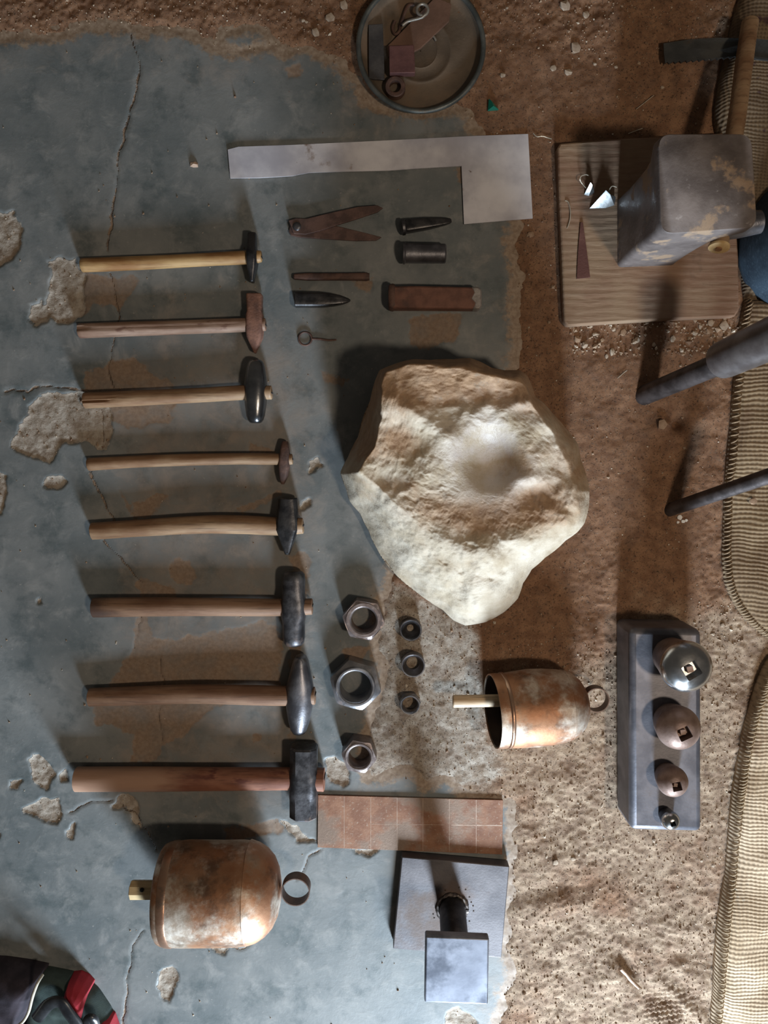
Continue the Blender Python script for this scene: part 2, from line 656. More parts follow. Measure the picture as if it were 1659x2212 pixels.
def mat_concrete():
    t = NT('worn_concrete')
    v = t.vec()
    n1 = t.noise(v, 5.5, 7, .6)
    n2 = t.noise(v, 24, 7, .65, .4)
    n3 = t.noise(v, 160, 4, .6)
    col = t.mix(t.ramp(n1, .32, .68), (.120, .140, .146), (.215, .226, .224))
    col = t.mix(t.math('MULTIPLY', t.ramp(n2, .48, .72), .75), col, (.27, .275, .268))
    col = t.mix(t.math('MULTIPLY', t.ramp(t.noise(v, 17, 7, .66), .48, .70), .75), col, (.070, .092, .097))
    col = t.mix(t.math('MULTIPLY', t.ramp(n3, .64, .76), .5), col, (.40, .39, .37))
    # soil colour, plus brown shadow tint painted in among the hammers
    soil_shade_tint = t.math('ADD', t.attr('soil_shade_tint'), t.math('MULTIPLY_ADD', n2, 1.1, -.55))
    col = t.mix(t.math('MULTIPLY', t.ramp(soil_shade_tint, .2, .9), .55), col, (.24, .165, .110))
    dn = t.math('ADD', t.attr('dust'), t.math('MULTIPLY_ADD', t.noise(v, 90, 5, .65), 1.6, -.8))
    df = t.ramp(dn, -.15, .25)
    col = t.mix(t.math('MULTIPLY', df, t.math('MULTIPLY_ADD', t.ramp(n2, .3, .65), .40, .55)), col, t.mix(t.ramp(n3, .3, .7), (.215, .145, .098), (.285, .205, .145)))
    spn = t.math('ADD', t.attr('spill'), t.math('MULTIPLY_ADD', t.noise(v, 70, 7, .72), 2.4, -1.2))
    col = t.mix(t.math('MULTIPLY', t.ramp(spn, .25, .85), .9), col, t.mix(t.ramp(n3, .3, .7), (.23, .155, .10), (.35, .265, .19)))
    cn = t.math('ADD', t.attr('chip'), t.math('MULTIPLY_ADD', t.noise(v, 120, 5, .65), 1.5, -.75))
    cf = t.ramp(cn, -.12, .12)
    ccol = t.mix(t.ramp(t.noise(v, 60, 6, .7), .35, .65), (.26, .205, .155), (.42, .375, .32))
    col = t.mix(cf, col, ccol)
    kf = t.attr('crack')
    kf = t.ramp(t.math('ADD', kf, t.math('MULTIPLY_ADD', t.noise(v, 130, 4, .7), .30, -.15)), .86, .97)
    col = t.mix(kf, col, t.mix(t.ramp(t.noise(v, 30, 3), .45, .6), (.27, .19, .13), (.10, .07, .05)))
    t.put('Base Color', col)
    t.put('Roughness', t.mixf(t.ramp(t.math('MAXIMUM', cf, df), 0, 1), t.math('MULTIPLY_ADD', n2, .35, .38), .9))
    b1 = t.bump(n2, .18, .004)
    b2 = t.bump(n3, .12, .0012, b1)
    b3 = t.bump(t.math('SUBTRACT', t.math('MULTIPLY', cf, t.noise(v, 150, 5, .7)), kf), .7, .003, b2)
    t.put('Normal', b3)
    return t.m


def mat_dirt():
    t = NT('brown_dirt')
    v = t.vec()
    n1 = t.noise(v, 6, 6, .6)
    n2 = t.noise(v, 45, 7, .7)
    n3 = t.noise(v, 330, 4, .7)
    red = t.mix(t.ramp(n2, .3, .7), (.160, .080, .043), (.280, .156, .088))
    tan = t.mix(t.ramp(n2, .3, .7), (.205, .134, .088), (.42, .318, .225))
    tf = t.math('ADD', t.attr('tan'), t.math('MULTIPLY_ADD', n1, 2.6, -1.3))
    col = t.mix(t.ramp(tf, .2, .8), red, tan)
    sand = t.mix(t.ramp(n2, .35, .65), (.22, .165, .118), (.42, .375, .32))
    sf = t.math('ADD', t.attr('sand'), t.math('MULTIPLY_ADD', n2, 1.2, -.6))
    col = t.mix(t.ramp(sf, .1, .8), col, sand)
    col = t.mix(t.math('MULTIPLY', t.ramp(n3, .56, .72), .55), col, (.44, .35, .26))
    col = t.mix(t.math('MULTIPLY', t.ramp(t.noise(v, 28, 6, .65), .50, .68), .5), col, (.135, .080, .052))
    col = t.mix(t.math('MULTIPLY', t.ramp(t.noise(v, 240, 3, .7), .60, .70), .7), col, (.075, .040, .024))
    t.put('Base Color', col)
    t.put('Roughness', .95)
    b1 = t.bump(n2, .35, .003)
    pit = t.ramp(t.noise(v, 240, 3, .7), .60, .70)
    grain = t.ramp(n3, .58, .70)
    b2 = t.bump(t.math('SUBTRACT', t.math('MULTIPLY', grain, .8), pit), .8, .0022, b1)
    b3 = t.bump(t.noise(v, 420, 4, .7), .5, .0010, b2)
    t.put('Normal', b3)
    return t.m


# soil near the dirt; between the hammers it also colours in their brown shadow
PXU, PXV = world2px(GX, GY)
soil_shade_tint = np.maximum(smooth(150, 330, PXU) * smooth(760, 560, PXU - 40) * smooth(400, 900, PXV) * smooth(1850, 1650, PXV) * .55,
                  smooth(-.14, 0, sd_dirt) * .38)
floor_z = .0012 * (fbm(GX * 6, GY * 6, 3, 3) - .5)
cz = smooth(-.3, .5, chip + .8 * (fbm(GX * 90, GY * 90, 3, 12) - .5))
floor_z = floor_z - .0042 * cz * (.55 + .9 * fbm(GX * 130, GY * 130, 3, 13)) - .0012 * smooth(.6, 1, crack)
floor_z = floor_z - .0009 * smooth(-.2, .4, dust)
floor_z = floor_z - .0025 * smooth(-.012, .006, sd_dirt) * fbm(GX * 70, GY * 70, 3, 14)
floor_obj = grid_mesh('floor', floor_z, sd_dirt < .03, mat_concrete(), {'chip': chip, 'dust': dust, 'crack': crack, 'soil_shade_tint': soil_shade_tint, 'spill': 1 + sd_dirt / .022})

sd_sand = sdf(pxpoly(SAND), WX, WY)
lump = fbm(GX * 14, GY * 14, 4, 21)
fine = fbm(GX * 75, GY * 75, 4, 22)
grit = fbm(GX * 190, GY * 190, 2, 23)
dirt_z = -.013 + .0146 * smooth(-.030, .026, sd_dirt) + smooth(0, .05, sd_dirt) * (.012 * (lump - .45)) \
    + smooth(-.01, .02, sd_dirt) * (.0030 * (fine - .5) + .0020 * (grit - .5))
# loose soil roughest at top right of the floor, by the board and towards the lower right
rough_zone = np.clip(smooth(1050, 1250, PXU) * smooth(1000, 1300, PXV) + smooth(140, 40, PXV) + .8 * smooth(90, 0, np.abs(PXV - 725)) * smooth(1180, 1260, PXU), 0, 1)
dirt_z = dirt_z + rough_zone * smooth(0, .03, sd_dirt) * (.0050 * (fbm(GX * 30, GY * 30, 3, 24) - .5) + .0022 * (grit - .5))


def gauss(u, v, su, sv, ang=0.0):
    c, s = math.cos(ang), math.sin(ang)
    du, dv = PXU - u, PXV - v
    a, b = (du * c + dv * s) / su, (-du * s + dv * c) / sv
    return np.exp(-.5 * (a * a + b * b))


# trodden marks: a heel edge, a drag groove by the twig and a tread print
dirt_z += .007 * gauss(1190, 1955, 55, 22, -.2) - .006 * gauss(1180, 1925, 50, 12, -.15)
dirt_z += -.009 * gauss(1352, 2085, 10, 30, -.5) + .006 * gauss(1330, 2100, 14, 30, -.5)
dirt_z += -.006 * gauss(1460, 2065, 16, 10) + .006 * gauss(1500, 2110, 60, 14, .7)
dirt_z += .006 * gauss(1470, 2160, 70, 10, .75)
for (cu, cv, su, sv) in ((1450, 2165, 62, 42), (1430, 2190, 40, 30)):
    w_ = smooth(1.25, .8, np.hypot((PXU - cu) / su, (PXV - cv) / sv))
    a_ = (PXU * .8 + PXV * .6) * 2 * math.pi / 15
    b_ = (-PXU * .6 + PXV * .8) * 2 * math.pi / 15
    dirt_z += w_ * .0022 * np.sin(a_) * np.sin(b_)
for (cu, cv) in ((1440, 2010), (1442, 2025), (1444, 2040), (1436, 1996)):
    dirt_z += .003 * gauss(cu, cv, 16, 4, .2)
dirt_z += -.026 * gauss(1466, 918, 9, 12) + .008 * gauss(1435, 918, 16, 6, -.4) + .006 * gauss(1500, 900, 26, 16)
dirt_z += .007 * gauss(1420, 1270, 60, 40) * 0
# packed flat where the big things stand
flat = np.maximum.reduce([gauss(1430, 1560, 80, 200), gauss(1400, 500, 170, 170), gauss(1010, 1060, 190, 220) * 1.3, gauss(1160, 1530, 100, 60)])
flat = np.clip(flat * 1.6, 0, 1) * smooth(0, .02, sd_dirt)
dirt_z = dirt_z * (1 - flat) + flat * (.001 + (dirt_z - .002) * .35)
tan_a = np.clip(smooth(1050, 1400, PXU * .35 + PXV * .75 - 250) * 1.02 + .35 * smooth(250, 0, PXV) + .5 * smooth(100, 0, np.abs(PXV - 725)) * smooth(1200, 1300, PXU) - .25, -.4, 1)
dirt_obj = grid_mesh('ground_dirt', dirt_z, sd_dirt > -.035, mat_dirt(),
                     {'tan': tan_a, 'sand': np.clip(sd_sand / .03, -1, 1)})


def ground_z(u, v):
    p = P(u, v, 0)
    i, j = np.searchsorted(gx, p[0]), np.searchsorted(gy, p[1])
    return float(max(floor_z[j, i] if sd_dirt[j, i] < .03 else -1, dirt_z[j, i]))


# ------------------------------------------------------------------ shared materials
IRON = M('dark_iron', (.060, .060, .066), (.13, .13, .14), 60, rough=.42, metal=.85, c3=(.13, .075, .05), s3=20, lo3=.58, hi3=.72, rough3=.75, metal3=.2, bump=.25)
STEEL = M('bright_worn_steel', (.28, .28, .30), (.46, .47, .49), 40, rough=.30, metal=1.0, c3=(.20, .13, .10), s3=14, lo3=.62, hi3=.74, rough3=.6, metal3=.5, bump=.15)
GREYSTEEL = M('grey_scaled_steel', (.13, .13, .145), (.24, .24, .26), 35, rough=.40, metal=.85, c3=(.17, .12, .10), s3=16, lo3=.58, hi3=.72, rough3=.7, metal3=.3, bump=.25)
RUST = M('red_brown_rust', (.15, .075, .055), (.25, .125, .085), 70, rough=.75, metal=.15, c3=(.10, .055, .045), s3=18, lo3=.5, hi3=.68, bump=.5)
DARKRUST = M('dark_rust', (.075, .045, .038), (.15, .085, .065), 60, rough=.68, metal=.35, bump=.45)
BLACKSTEEL = M('black_steel', (.035, .036, .040), (.08, .078, .08), 50, rough=.38, metal=.8, bump=.25)
PALEWOOD = wood('honey_wood', (.43, .275, .12), (.25, .12, .04))
GREYWOOD = wood('greyed_wood', (.34, .23, .17), (.20, .115, .075), c4=(.16, .085, .06))
TANWOOD = wood('tan_wood', (.34, .225, .13), (.20, .105, .052))
BROWNWOOD = wood('brown_wood', (.27, .16, .098), (.16, .08, .044))
DARKBUTT = wood('dark_butted_wood', (.27, .16, .098), (.16, .08, .044), butt=((.055, .030, .022), -.31, -.25))
REDWOOD = wood('red_stained_wood', (.31, .14, .085), (.17, .060, .036), c4=(.125, .04, .028), butt=((.40, .25, .17), -.24, -.14))
ENDWOOD = wood('cut_end_wood', (.62, .40, .20), (.40, .20, .075), grain=(1, 1, 1))
BLACK = M('black_gap', (.012, .010, .009), (.03, .025, .02), 50, rough=.9, bump=0)


# ------------------------------------------------------------------ hammers
def handle_mesh(pts, widths, z0, z1, seed, groove=None, flat=1.0):
    """pts: pixel axis points from butt to head end; widths px"""
    n = len(pts)
    out, rad = [], []
    L = [0.0]
    for i in range(1, n):
        L.append(L[-1] + math.hypot(pts[i][0] - pts[i - 1][0], pts[i][1] - pts[i - 1][1]))
    P3 = []
    for i, (u, v) in enumerate(pts):
        t = L[i] / L[-1]
        z = z0 + (z1 - z0) * t
        P3.append(np.append(P(u, v, z), widths[i] * .5 * mpp(u, v, z)))
    S = spline(P3, 9)
    out = [s[:3] for s in S]
    rad = [s[3] for s in S]
    # rounded butt and nose
    d0 = out[1] - out[0]
    d0 /= np.linalg.norm(d0)
    out = [out[0] - d0 * .0012] + out + [out[-1] + d0 * .0008]
    rad = [rad[0] * .86] + rad + [rad[-1] * .88]
    nn = 28
    rings = []
    for i, p in enumerate(out):
        d = out[min(i + 1, len(out) - 1)] - out[max(i - 1, 0)]
        d, s, w = frame(d)
        a = np.arange(nn) * 2 * math.pi / nn
        r = rad[i] * (1 + .10 * (fbm(np.cos(a) * 1.2 + i * .12 + 7, np.sin(a) * 1.2 + 7, 3, seed) - .5))
        if groove:
            for ga, g0, g1, gw, gd in groove:
                tt = i / (len(out) - 1)
                m = smooth(g0 - .02, g0 + .02, tt) * smooth(g1 + .06, g1 - .02, tt)
                da = np.abs((a - ga + math.pi) % (2 * math.pi) - math.pi)
                r = r * (1 - gd * m * np.clip(1 - da / gw, 0, 1))
        rings.append(p + np.outer(np.cos(a) * r, s) + np.outer(np.sin(a) * r * flat, w))
    return loft(rings)


def head_mesh(u0, v0, u1, v1, z, stations, shape='sup', zlift=None):
    """loft from pixel (u0,v0) to (u1,v1) at height z; stations (t, halfwidth px, height ratio, exponent)"""
    A, B = P(u0, v0, z), P(u1, v1, z)
    d = B - A
    d[2] = 0
    d, s, w = frame(d)
    m = mpp((u0 + u1) / 2, (v0 + v1) / 2, z)
    rings = []
    for st in stations:
        t, a, hr, e = st[:4]
        du = st[4] if len(st) > 4 else 0
        c = A + (B - A) * t
        a *= m
        b = a * hr if hr > 0 else -hr
        if shape == 'oct':
            x, y = octagon(a, b, e)
        else:
            x, y = superell(a, b, e)
        rings.append(c + np.outer(x - du * m, s) + np.outer(y, w))
    return loft(rings)


def hammer(label, hp, hw, zend, zhead, hmat, head, headmat, wedge=True, groove=None, seed=1, flat=1.0, sharp=40, hbevel=0, wmat=None):
    base = P(*hp[-2], 0)
    base[2] = 0
    t = thing('hammer', label, 'hammer', base, 'hammers laid out in a row')
    mk('handle', *handle_mesh(hp, hw, zend, zhead, seed, groove, flat), hmat, t, 55)
    mk('head', *head, headmat, t, sharp, bevel=hbevel)
    if wedge:
        u, v = hp[-1]
        w_ = hw[-1] * .34
        a = P(u - 4, v, zhead)
        m = mpp(u, v, zhead)
        V, F = prism([(u - 2, v - 1.6), (u + 1.2, v - 1.6), (u + 1.2, v + 1.6), (u - 2, v + 1.6)], zhead + w_ * m, zhead - w_ * m)
        mk('wedge', V, F, wmat or BLACK, t)
    return t


Z = lambda px: px / 1290.0
# 1 thin cross-peen, honey handle
hammer('small hammer with pale honey handle and slim black cross-peen head, topmost of the row',
       [(178, 573), (300, 568), (420, 562), (534, 556), (564, 554)], [30, 29, 28, 28, 24], Z(16), Z(20), PALEWOOD,
       head_mesh(545, 504, 545, 610, Z(21), [(0, 8, 1.3, 5), (.02, 9, 1.35, 5), (.28, 9.5, 1.6, 5), (.42, 11.5, 1.9, 5), (.58, 11.5, 1.9, 5),
                                             (.72, 10, 1.7, 4), (.9, 5.5, 2.4, 4), (.985, 4, 3, 4), (1, 3, 3.4, 4)]), BLACKSTEEL, seed=1)
# 2 rusty pointed head
hammer('hammer with rusty red pointed head and split greyish handle',
       [(172, 715), (300, 710), (420, 706), (531, 702), (573, 701)], [31, 31, 30, 30, 27], Z(16), Z(19), GREYWOOD,
       head_mesh(550, 636, 551, 763, Z(19), [(0, 16, 1.0, 6), (.02, 17, 1.0, 6), (.30, 15.5, 1.05, 6), (.36, 18, 1.0, 6), (.62, 18, 1.0, 6), (.74, 16.5, .95, 5),
                                             (.9, 7.5, 1.5, 4), (.98, 3.2, 2.6, 4), (1, 2, 3.5, 4)]), RUST,
       groove=[(math.pi * .5 + .1, .0, .68, .16, .35), (math.pi * .5 + .35, .0, .06, .3, .5)], seed=2, hbevel=.0006)
# 3 polished spindle head
hammer('hammer with polished spindle-shaped steel head and tan handle frayed at its butt',
       [(184, 865), (300, 860), (420, 854), (526, 848), (586, 848)], [35, 33, 32, 32, 30], Z(18), Z(26), TANWOOD,
       head_mesh(553, 777, 552, 914, Z(26), [(0, 9, 1, 2), (.012, 13, 1, 2), (.05, 17, 1, 2), (.12, 20, 1, 2.1), (.3, 23.5, 1, 2.2), (.5, 25.5, 1, 2.2), (.7, 23.5, 1, 2.2),
                                             (.88, 20, 1, 2.1), (.95, 17, 1, 2), (.988, 13, 1, 2), (1, 9, 1, 2)]),
       M('polished_dark_steel', (.13, .135, .145), (.24, .25, .26), 20, rough=.25, metal=.95, bump=.1),
       groove=[(math.pi * .5 - .2, 0, .14, .25, .4), (math.pi * .5 + .3, 0, .2, .12, .3)], seed=3)
# 4 thin rusty disc-like head
hammer('slender hammer with thin dark rusty head and long narrow wooden handle',
       [(192, 1003), (300, 997), (420, 993), (520, 991), (604, 992), (631, 992)], [28, 26, 26, 25, 25, 23], Z(14), Z(17), TANWOOD,
       head_mesh(616, 953, 613, 1046, Z(17), [(0, 5, 1.6, 3), (.03, 7, 1.5, 3), (.2, 9.5, 1.5, 4), (.38, 11.5, 1.45, 4), (.6, 11.5, 1.45, 4), (.8, 9.5, 1.4, 4, -.5), (.96, 5, 1.7, 3, -2), (1, 3, 2, 3, -2)]),
       DARKRUST, seed=4)
# 5 faceted diamond
hammer('hammer with faceted black diamond-shaped head and bowed wooden handle',
       [(200, 1147), (300, 1141), (420, 1134), (520, 1133), (600, 1137), (654, 1136)], [37, 37, 39, 40, 40, 34], Z(19), Z(24), TANWOOD,
       head_mesh(622, 1075, 621, 1197, Z(24), [(0, 19, 1, .62), (.02, 20.5, 1, .62), (.45, 23, 1, .22), (.56, 23, 1, .22), (.97, 6.5, 1.9, .5), (1, 5, 1.9, .5)], 'oct'),
       BLACKSTEEL, seed=5, sharp=18)
# 6 round barrel
hammer('hammer with long rounded barrel-shaped dark head and dark-butted brown handle',
       [(203, 1312), (320, 1311), (450, 1311), (609, 1312), (674, 1310)], [43, 41, 39, 37, 35], Z(22), Z(27), DARKBUTT,
       head_mesh(634, 1233, 635, 1396, Z(27), [(0, 15, 1, 2.2), (.015, 20, 1, 2.3), (.05, 24, 1, 2.4), (.12, 25, 1, 2.6), (.30, 24.5, 1, 2.9), (.40, 26, 1, 3.6), (.60, 26, 1, 3.6), (.68, 24, 1, 2.7), (.88, 24, 1, 2.2),
                                               (.95, 22, 1, 2), (.985, 17, 1, 2), (1, 10, 1, 2)]), IRON, seed=6)
# 7 egg with cross peen
hammer('hammer with smooth egg-shaped grey head tapering to an upper peen',
       [(195, 1506), (320, 1502), (450, 1499), (614, 1503), (680, 1503)], [39, 41, 42, 43, 38], Z(21), Z(31), BROWNWOOD,
       head_mesh(650, 1416, 645, 1586, Z(31), [(0, 8, 2.2, 2.2), (.015, 12, 1.9, 2.2), (.06, 16, 1.6, 2.2), (.2, 22, 1.28, 2.2), (.38, 29, 1.05, 2.3), (.52, 31, 1, 2.3), (.66, 28.5, 1, 2.2), (.84, 23, 1, 2.1),
                                               (.94, 18, 1, 2), (.985, 13, 1, 2), (1, 8, 1, 2)]), GREYSTEEL, seed=7)
# 8 octagonal sledge
hammer('largest hammer with octagonal sledge head and thick reddish handle, lowest of the row',
       [(166, 1683), (300, 1683), (450, 1683), (627, 1682), (700, 1684)], [53, 52, 50, 48, 50], Z(27), Z(31), REDWOOD,
       head_mesh(657, 1610, 656, 1763, Z(31), [(0, 26, 1, .50), (.025, 29, 1, .48), (.30, 29, 1, .45), (.40, 30, 1, .30), (.66, 30, 1, .30), (.74, 29, 1, .45), (.975, 29, 1, .48), (1, 26, 1, .50)], 'oct'),
       IRON, seed=8, sharp=25, flat=1.0)

# ------------------------------------------------------------------ stone anvil block
ROCK_O = [(325, 190), (420, 150), (520, 125), (620, 130), (760, 125), (860, 118), (920, 140), (985, 175), (1060, 190), (1150, 190), (1195, 220), (1225, 290),
          (1240, 345), (1290, 380), (1340, 440), (1420, 530), (1490, 620), (1510, 720), (1540, 800), (1560, 900), (1555, 1000), (1530, 1090), (1490, 1140),
          (1420, 1190), (1300, 1290), (1220, 1360), (1170, 1440), (1140, 1530), (1060, 1610), (950, 1670), (830, 1690), (760, 1660), (700, 1600), (620, 1550),
          (540, 1490), (420, 1390), (310, 1240), (260, 1130), (210, 1030), (150, 960), (130, 890), (95, 790), (140, 700), (200, 580), (270, 370), (300, 250)]
ROCK_O = [(700 + x / 2.72, 730 + y / 2.72) for x, y in ROCK_O]


PLATEAU = [(835, 800), (880, 788), (960, 793), (1020, 803), (1100, 818), (1128, 832), (1148, 872), (1195, 945), (1222, 1000), (1238, 1050), (1236, 1088), (1205, 1118), (1130, 1143),
           (1060, 1165), (985, 1170), (915, 1135), (860, 1095), (815, 1052), (770, 1020), (812, 965), (830, 890), (826, 825)]


def rock():
    c = np.array((1010., 1060.))
    NA, NR = 360, 150
    th = np.linspace(-math.pi, math.pi, NA, endpoint=False)
    pts = np.array(ROCK_O)
    ang = np.arctan2(pts[:, 1] - c[1], pts[:, 0] - c[0])
    rad = np.hypot(*(pts - c).T)
    o = np.argsort(ang)
    ro = np.interp(th, ang[o], rad[o], period=2 * math.pi)
    s = np.linspace(0, 1, NR) ** .8
    S_, T_ = np.meshgrid(s, th, indexing='ij')
    RO = np.broadcast_to(ro, S_.shape)
    U = c[0] + S_ * RO * np.cos(T_)
    Vv = c[1] + S_ * RO * np.sin(T_)
    e = sdf([tuple(p) for p in pts], U, Vv)
    jit = lambda sd: 14 * (fbm(U / 40, Vv / 40, 3, sd) - .5)
    dp = np.maximum(-sdf(PLATEAU, U + jit(41), Vv + jit(42)), 0)
    k = np.maximum(e, 0) / (np.maximum(e, 0) + dp + 1e-6)
    deg = np.degrees(T_)     # 0 right, 90 down, 180 left, -90 up
    zo = np.interp(deg, [-180, -150, -125, -90, -60, -30, 0, 30, 60, 90, 120, 150, 180], [.03, .03, .075, .085, .10, .085, .105, .11, .07, .05, .045, .035, .03])
    ex = np.interp(deg, [-180, -150, -100, -30, 0, 30, 60, 90, 120, 150, 180], [1.1, 1.1, 1.7, 1.4, 1.6, 1.8, 2.2, 2.2, 1.8, 1.4, 1.1])
    z = zo + (.154 - zo) * (1 - (1 - k) ** ex)
    # gentle tilt of the working face towards the doorway side
    z = z - .00005 * (Vv - 1060)
    g = lambda u, v, su, sv, a=0.0: np.exp(-.5 * ((((U - u) * math.cos(a) + (Vv - v) * math.sin(a)) / su) ** 2 + ((-(U - u) * math.sin(a) + (Vv - v) * math.cos(a)) / sv) ** 2))
    z -= .034 * np.exp(-(np.hypot((U - 1058) / 60, (Vv - 985) / 62)) ** 3.2)     # hammered bowl
    z -= .014 * g(1020, 1080, 88, 62)                      # wide hollow below it
    z -= .010 * g(862, 955, 34, 30)
    z -= .013 * g(1160, 1072, 27, 20)
    z += .006 * g(1150, 1035, 30, 10)
    z += .010 * g(905, 900, 60, 14, .6) + .008 * g(1090, 875, 70, 12, -.2)
    z -= .008 * g(1000, 845, 90, 30)
    z -= .006 * g(1080, 875, 10, 30, 1.0)
    z += .005 * g(1000, 1180, 60, 16, .3) - .005 * g(975, 1215, 50, 12, .4)
    bowl = np.clip(g(1056, 985, 60, 58) * 1.5, 0, 1)
    x_, y_ = U / 95, Vv / 95
    calm = 1 - .85 * bowl - .4 * np.clip(g(1020, 1080, 100, 70), 0, 1)
    z += calm * (.022 * (fbm(x_ * 1.3, y_ * 1.3, 2, 31) - .5) - .005 * np.abs(fbm(x_ * 2.6, y_ * 2.6, 2, 33) - .5) * 2
                 + .0034 * (fbm(x_ * 7, y_ * 7, 3, 35) - .5) - .0013 * smooth(.55, .72, fbm(x_ * 5 + y_ * 3, y_ * 9 - x_ * 4, 3, 38)) + .0016 * (fbm(x_ * 24, y_ * 24, 3, 36) - .5))
    z = np.maximum(z, .025)
    V = [PA(U[i], Vv[i], z[i]) for i in range(NR)]
    stain_and_shade = np.clip(.9 * g(862, 957, 44, 36) + 1.0 * g(1165, 1085, 45, 28) + .95 * g(1030, 1115, 100, 30, .05) + .7 * g(1110, 990, 26, 40) + .5 * g(860, 1050, 50, 20)
                    + .95 * smooth(930, 830, Vv) + .5 * smooth(1100, 1250, U) * smooth(1130, 1000, Vv) + .6 * smooth(-.1, .5, (820 - U) / 70) * smooth(1010, 980, Vv)  # doorway light partly coloured in: browner upper half, paler lower slope
                    + .35 * g(1020, 1240, 60, 50) - .6 * g(1060, 925, 60, 26) - .5 * smooth(1130, 1260, Vv) - .3 * g(930, 990, 60, 40), 0, 1)
    st = [stain_and_shade[i] for i in range(NR)]
    po = [bowl[i] for i in range(NR)]
    # underside
    edge = V[-1]
    cw = P(*c, 0)
    for f, zz in ((.985, .06), (.97, .022), (.955, .006), (.93, -.004)):
        r = edge.copy()
        r[:, :2] = cw[:2] + (edge[:, :2] - cw[:2]) * f
        r[:, 2] = np.minimum(edge[:, 2], zz)
        V.append(r)
        st.append(np.full(NA, .8))
        po.append(np.zeros(NA))
    Vx, F = loft(V, cap=False)
    F.append(tuple(range((len(V) - 1) * NA, len(V) * NA)))
    t = NT('cream_quartz_stone')
    v = t.vec()
    n1, n2, n3 = t.noise(v, 16, 7, .62), t.noise(v, 70, 6, .68), t.noise(v, 330, 4, .6)
    col = t.mix(t.ramp(n1, .3, .7), (.40, .325, .225), (.60, .54, .44))
    sf = t.math('ADD', t.attr('stain_and_shade'), t.math('MULTIPLY_ADD', t.noise(v, 22, 7, .66), 1.5, -.75))
    col = t.mix(t.math('MULTIPLY', t.ramp(sf, .0, .9), .85), col, t.mix(t.ramp(n2, .3, .7), (.27, .145, .070), (.42, .26, .145)))
    col = t.mix(t.math('MULTIPLY', t.ramp(t.noise(v, 42, 7, .7), .54, .70), .6), col, (.27, .225, .175))
    pf = t.attr('polish')
    col = t.mix(t.math('MULTIPLY', t.math('MULTIPLY', pf, t.ramp(n1, .35, .6)), .7), col, (.50, .455, .445))
    col = t.mix(t.math('MULTIPLY', t.ramp(n3, .62, .72), .35), col, (.14, .10, .08))
    t.put('Base Color', col)
    t.put('Roughness', t.mixf(pf, .75, .36))
    b = t.bump(n2, .5, .0035)
    t.put('Normal', t.bump(n3, .35, .001, b))
    mk('boulder', Vx, F, t.m, None, 180, label='large cream and rust-stained boulder with a hammered round hollow on top', cat='boulder',
       attrs={'stain_and_shade': np.concatenate(st), 'polish': np.concatenate(po)})


rock()

# ------------------------------------------------------------------ nuts
NUTM = M('brown_grey_nut_steel', (.19, .155, .15), (.31, .27, .265), 60, rough=.45, metal=.65, c3=(.20, .12, .085), s3=24, lo3=.52, hi3=.68, rough3=.7, metal3=.2, bump=.3)
NUTB = M('blue_grey_nut_steel', (.22, .225, .245), (.36, .36, .38), 50, rough=.36, metal=.8, c3=(.20, .13, .10), s3=20, lo3=.56, hi3=.7, rough3=.65, metal3=.25, bump=.25)


def nut(u, v, h, rhole, rring, rhex, rot, label, mat, collar=0.0, group='hexagonal nuts beside the hammers', name='hex_nut'):
    c = P(u, v, h)
    m = mpp(u, v, h)
    z0 = ground_z(u, v) - .001
    n = 72
    a = np.arange(n) * 2 * math.pi / n
    ap = rhex * math.cos(math.pi / 6)
    hexr = ap / np.cos(((a - rot + math.pi / 6) % (math.pi / 3)) - math.pi / 6)
    rr = np.minimum(hexr, rhex * .985)

    def ring(r, z):
        r = np.broadcast_to(r, a.shape)
        return np.stack([c[0] + np.cos(a) * r * m, c[1] + np.sin(a) * r * m, np.full(n, z) if np.isscalar(z) else z], -1)
    zt = h - collar
    R = [ring(rhole, z0), ring(rhole, h - .004), ring(rhole + 2.0, h - .001), ring(rhole + 4, h), ring(rring - 1.5, h), ring(rring, h - .0012)]
    if collar:
        R.append(ring(rring + .5, zt))
    zc = zt - np.maximum(rr - rring, 0) * m * .52
    R += [ring(rr, zc), ring(rr * 1.0, z0 + .002), ring(rr * .97, z0)]
    V, F = loft(R, False, True)
    F = [tuple(reversed(f)) for f in F]
    return mk(name, V, F, mat, None, 32, label=label, cat='nut', group=group)


nut(785.4, 1340.6, .034, 27, 39, 47, .35, 'brownish hexagonal nut, upper of the three big nuts, beside the boulder', NUTM)
nut(767.5, 1484.8, .042, 34, 43, 58, .25, 'largest hexagonal nut with a raised shiny blue-grey collar', NUTB, collar=.006)
nut(775.5, 1636, .036, 23, 31, 39, .35, 'hexagonal nut with dull pinkish-brown rim, lowest of the big nuts', NUTM)


def cup(u, v, h, ro, rin, rh, zbowl, label, mat):
    z0 = ground_z(u, v) - .001
    c = P(u, v, h)
    m = mpp(u, v, h)
    prof = [(z0, rh), (h - zbowl, rh), (h - zbowl * .75, rh + (rin - rh) * .45), (h - zbowl * .35, rh + (rin - rh) * .8), (h - .0006, rin), (h, rin + 1), (h, ro - .8), (h - .001, ro), (z0, ro * .97)]
    V, F = lathe((c[0], c[1], 0), (0, 0, 1), [(t, r * m) for t, r in prof], 48, loop=True)
    mk('ring_cup', V, F, mat, None, 35, label=label, cat='ring', group='small steel rings beside the big nuts')


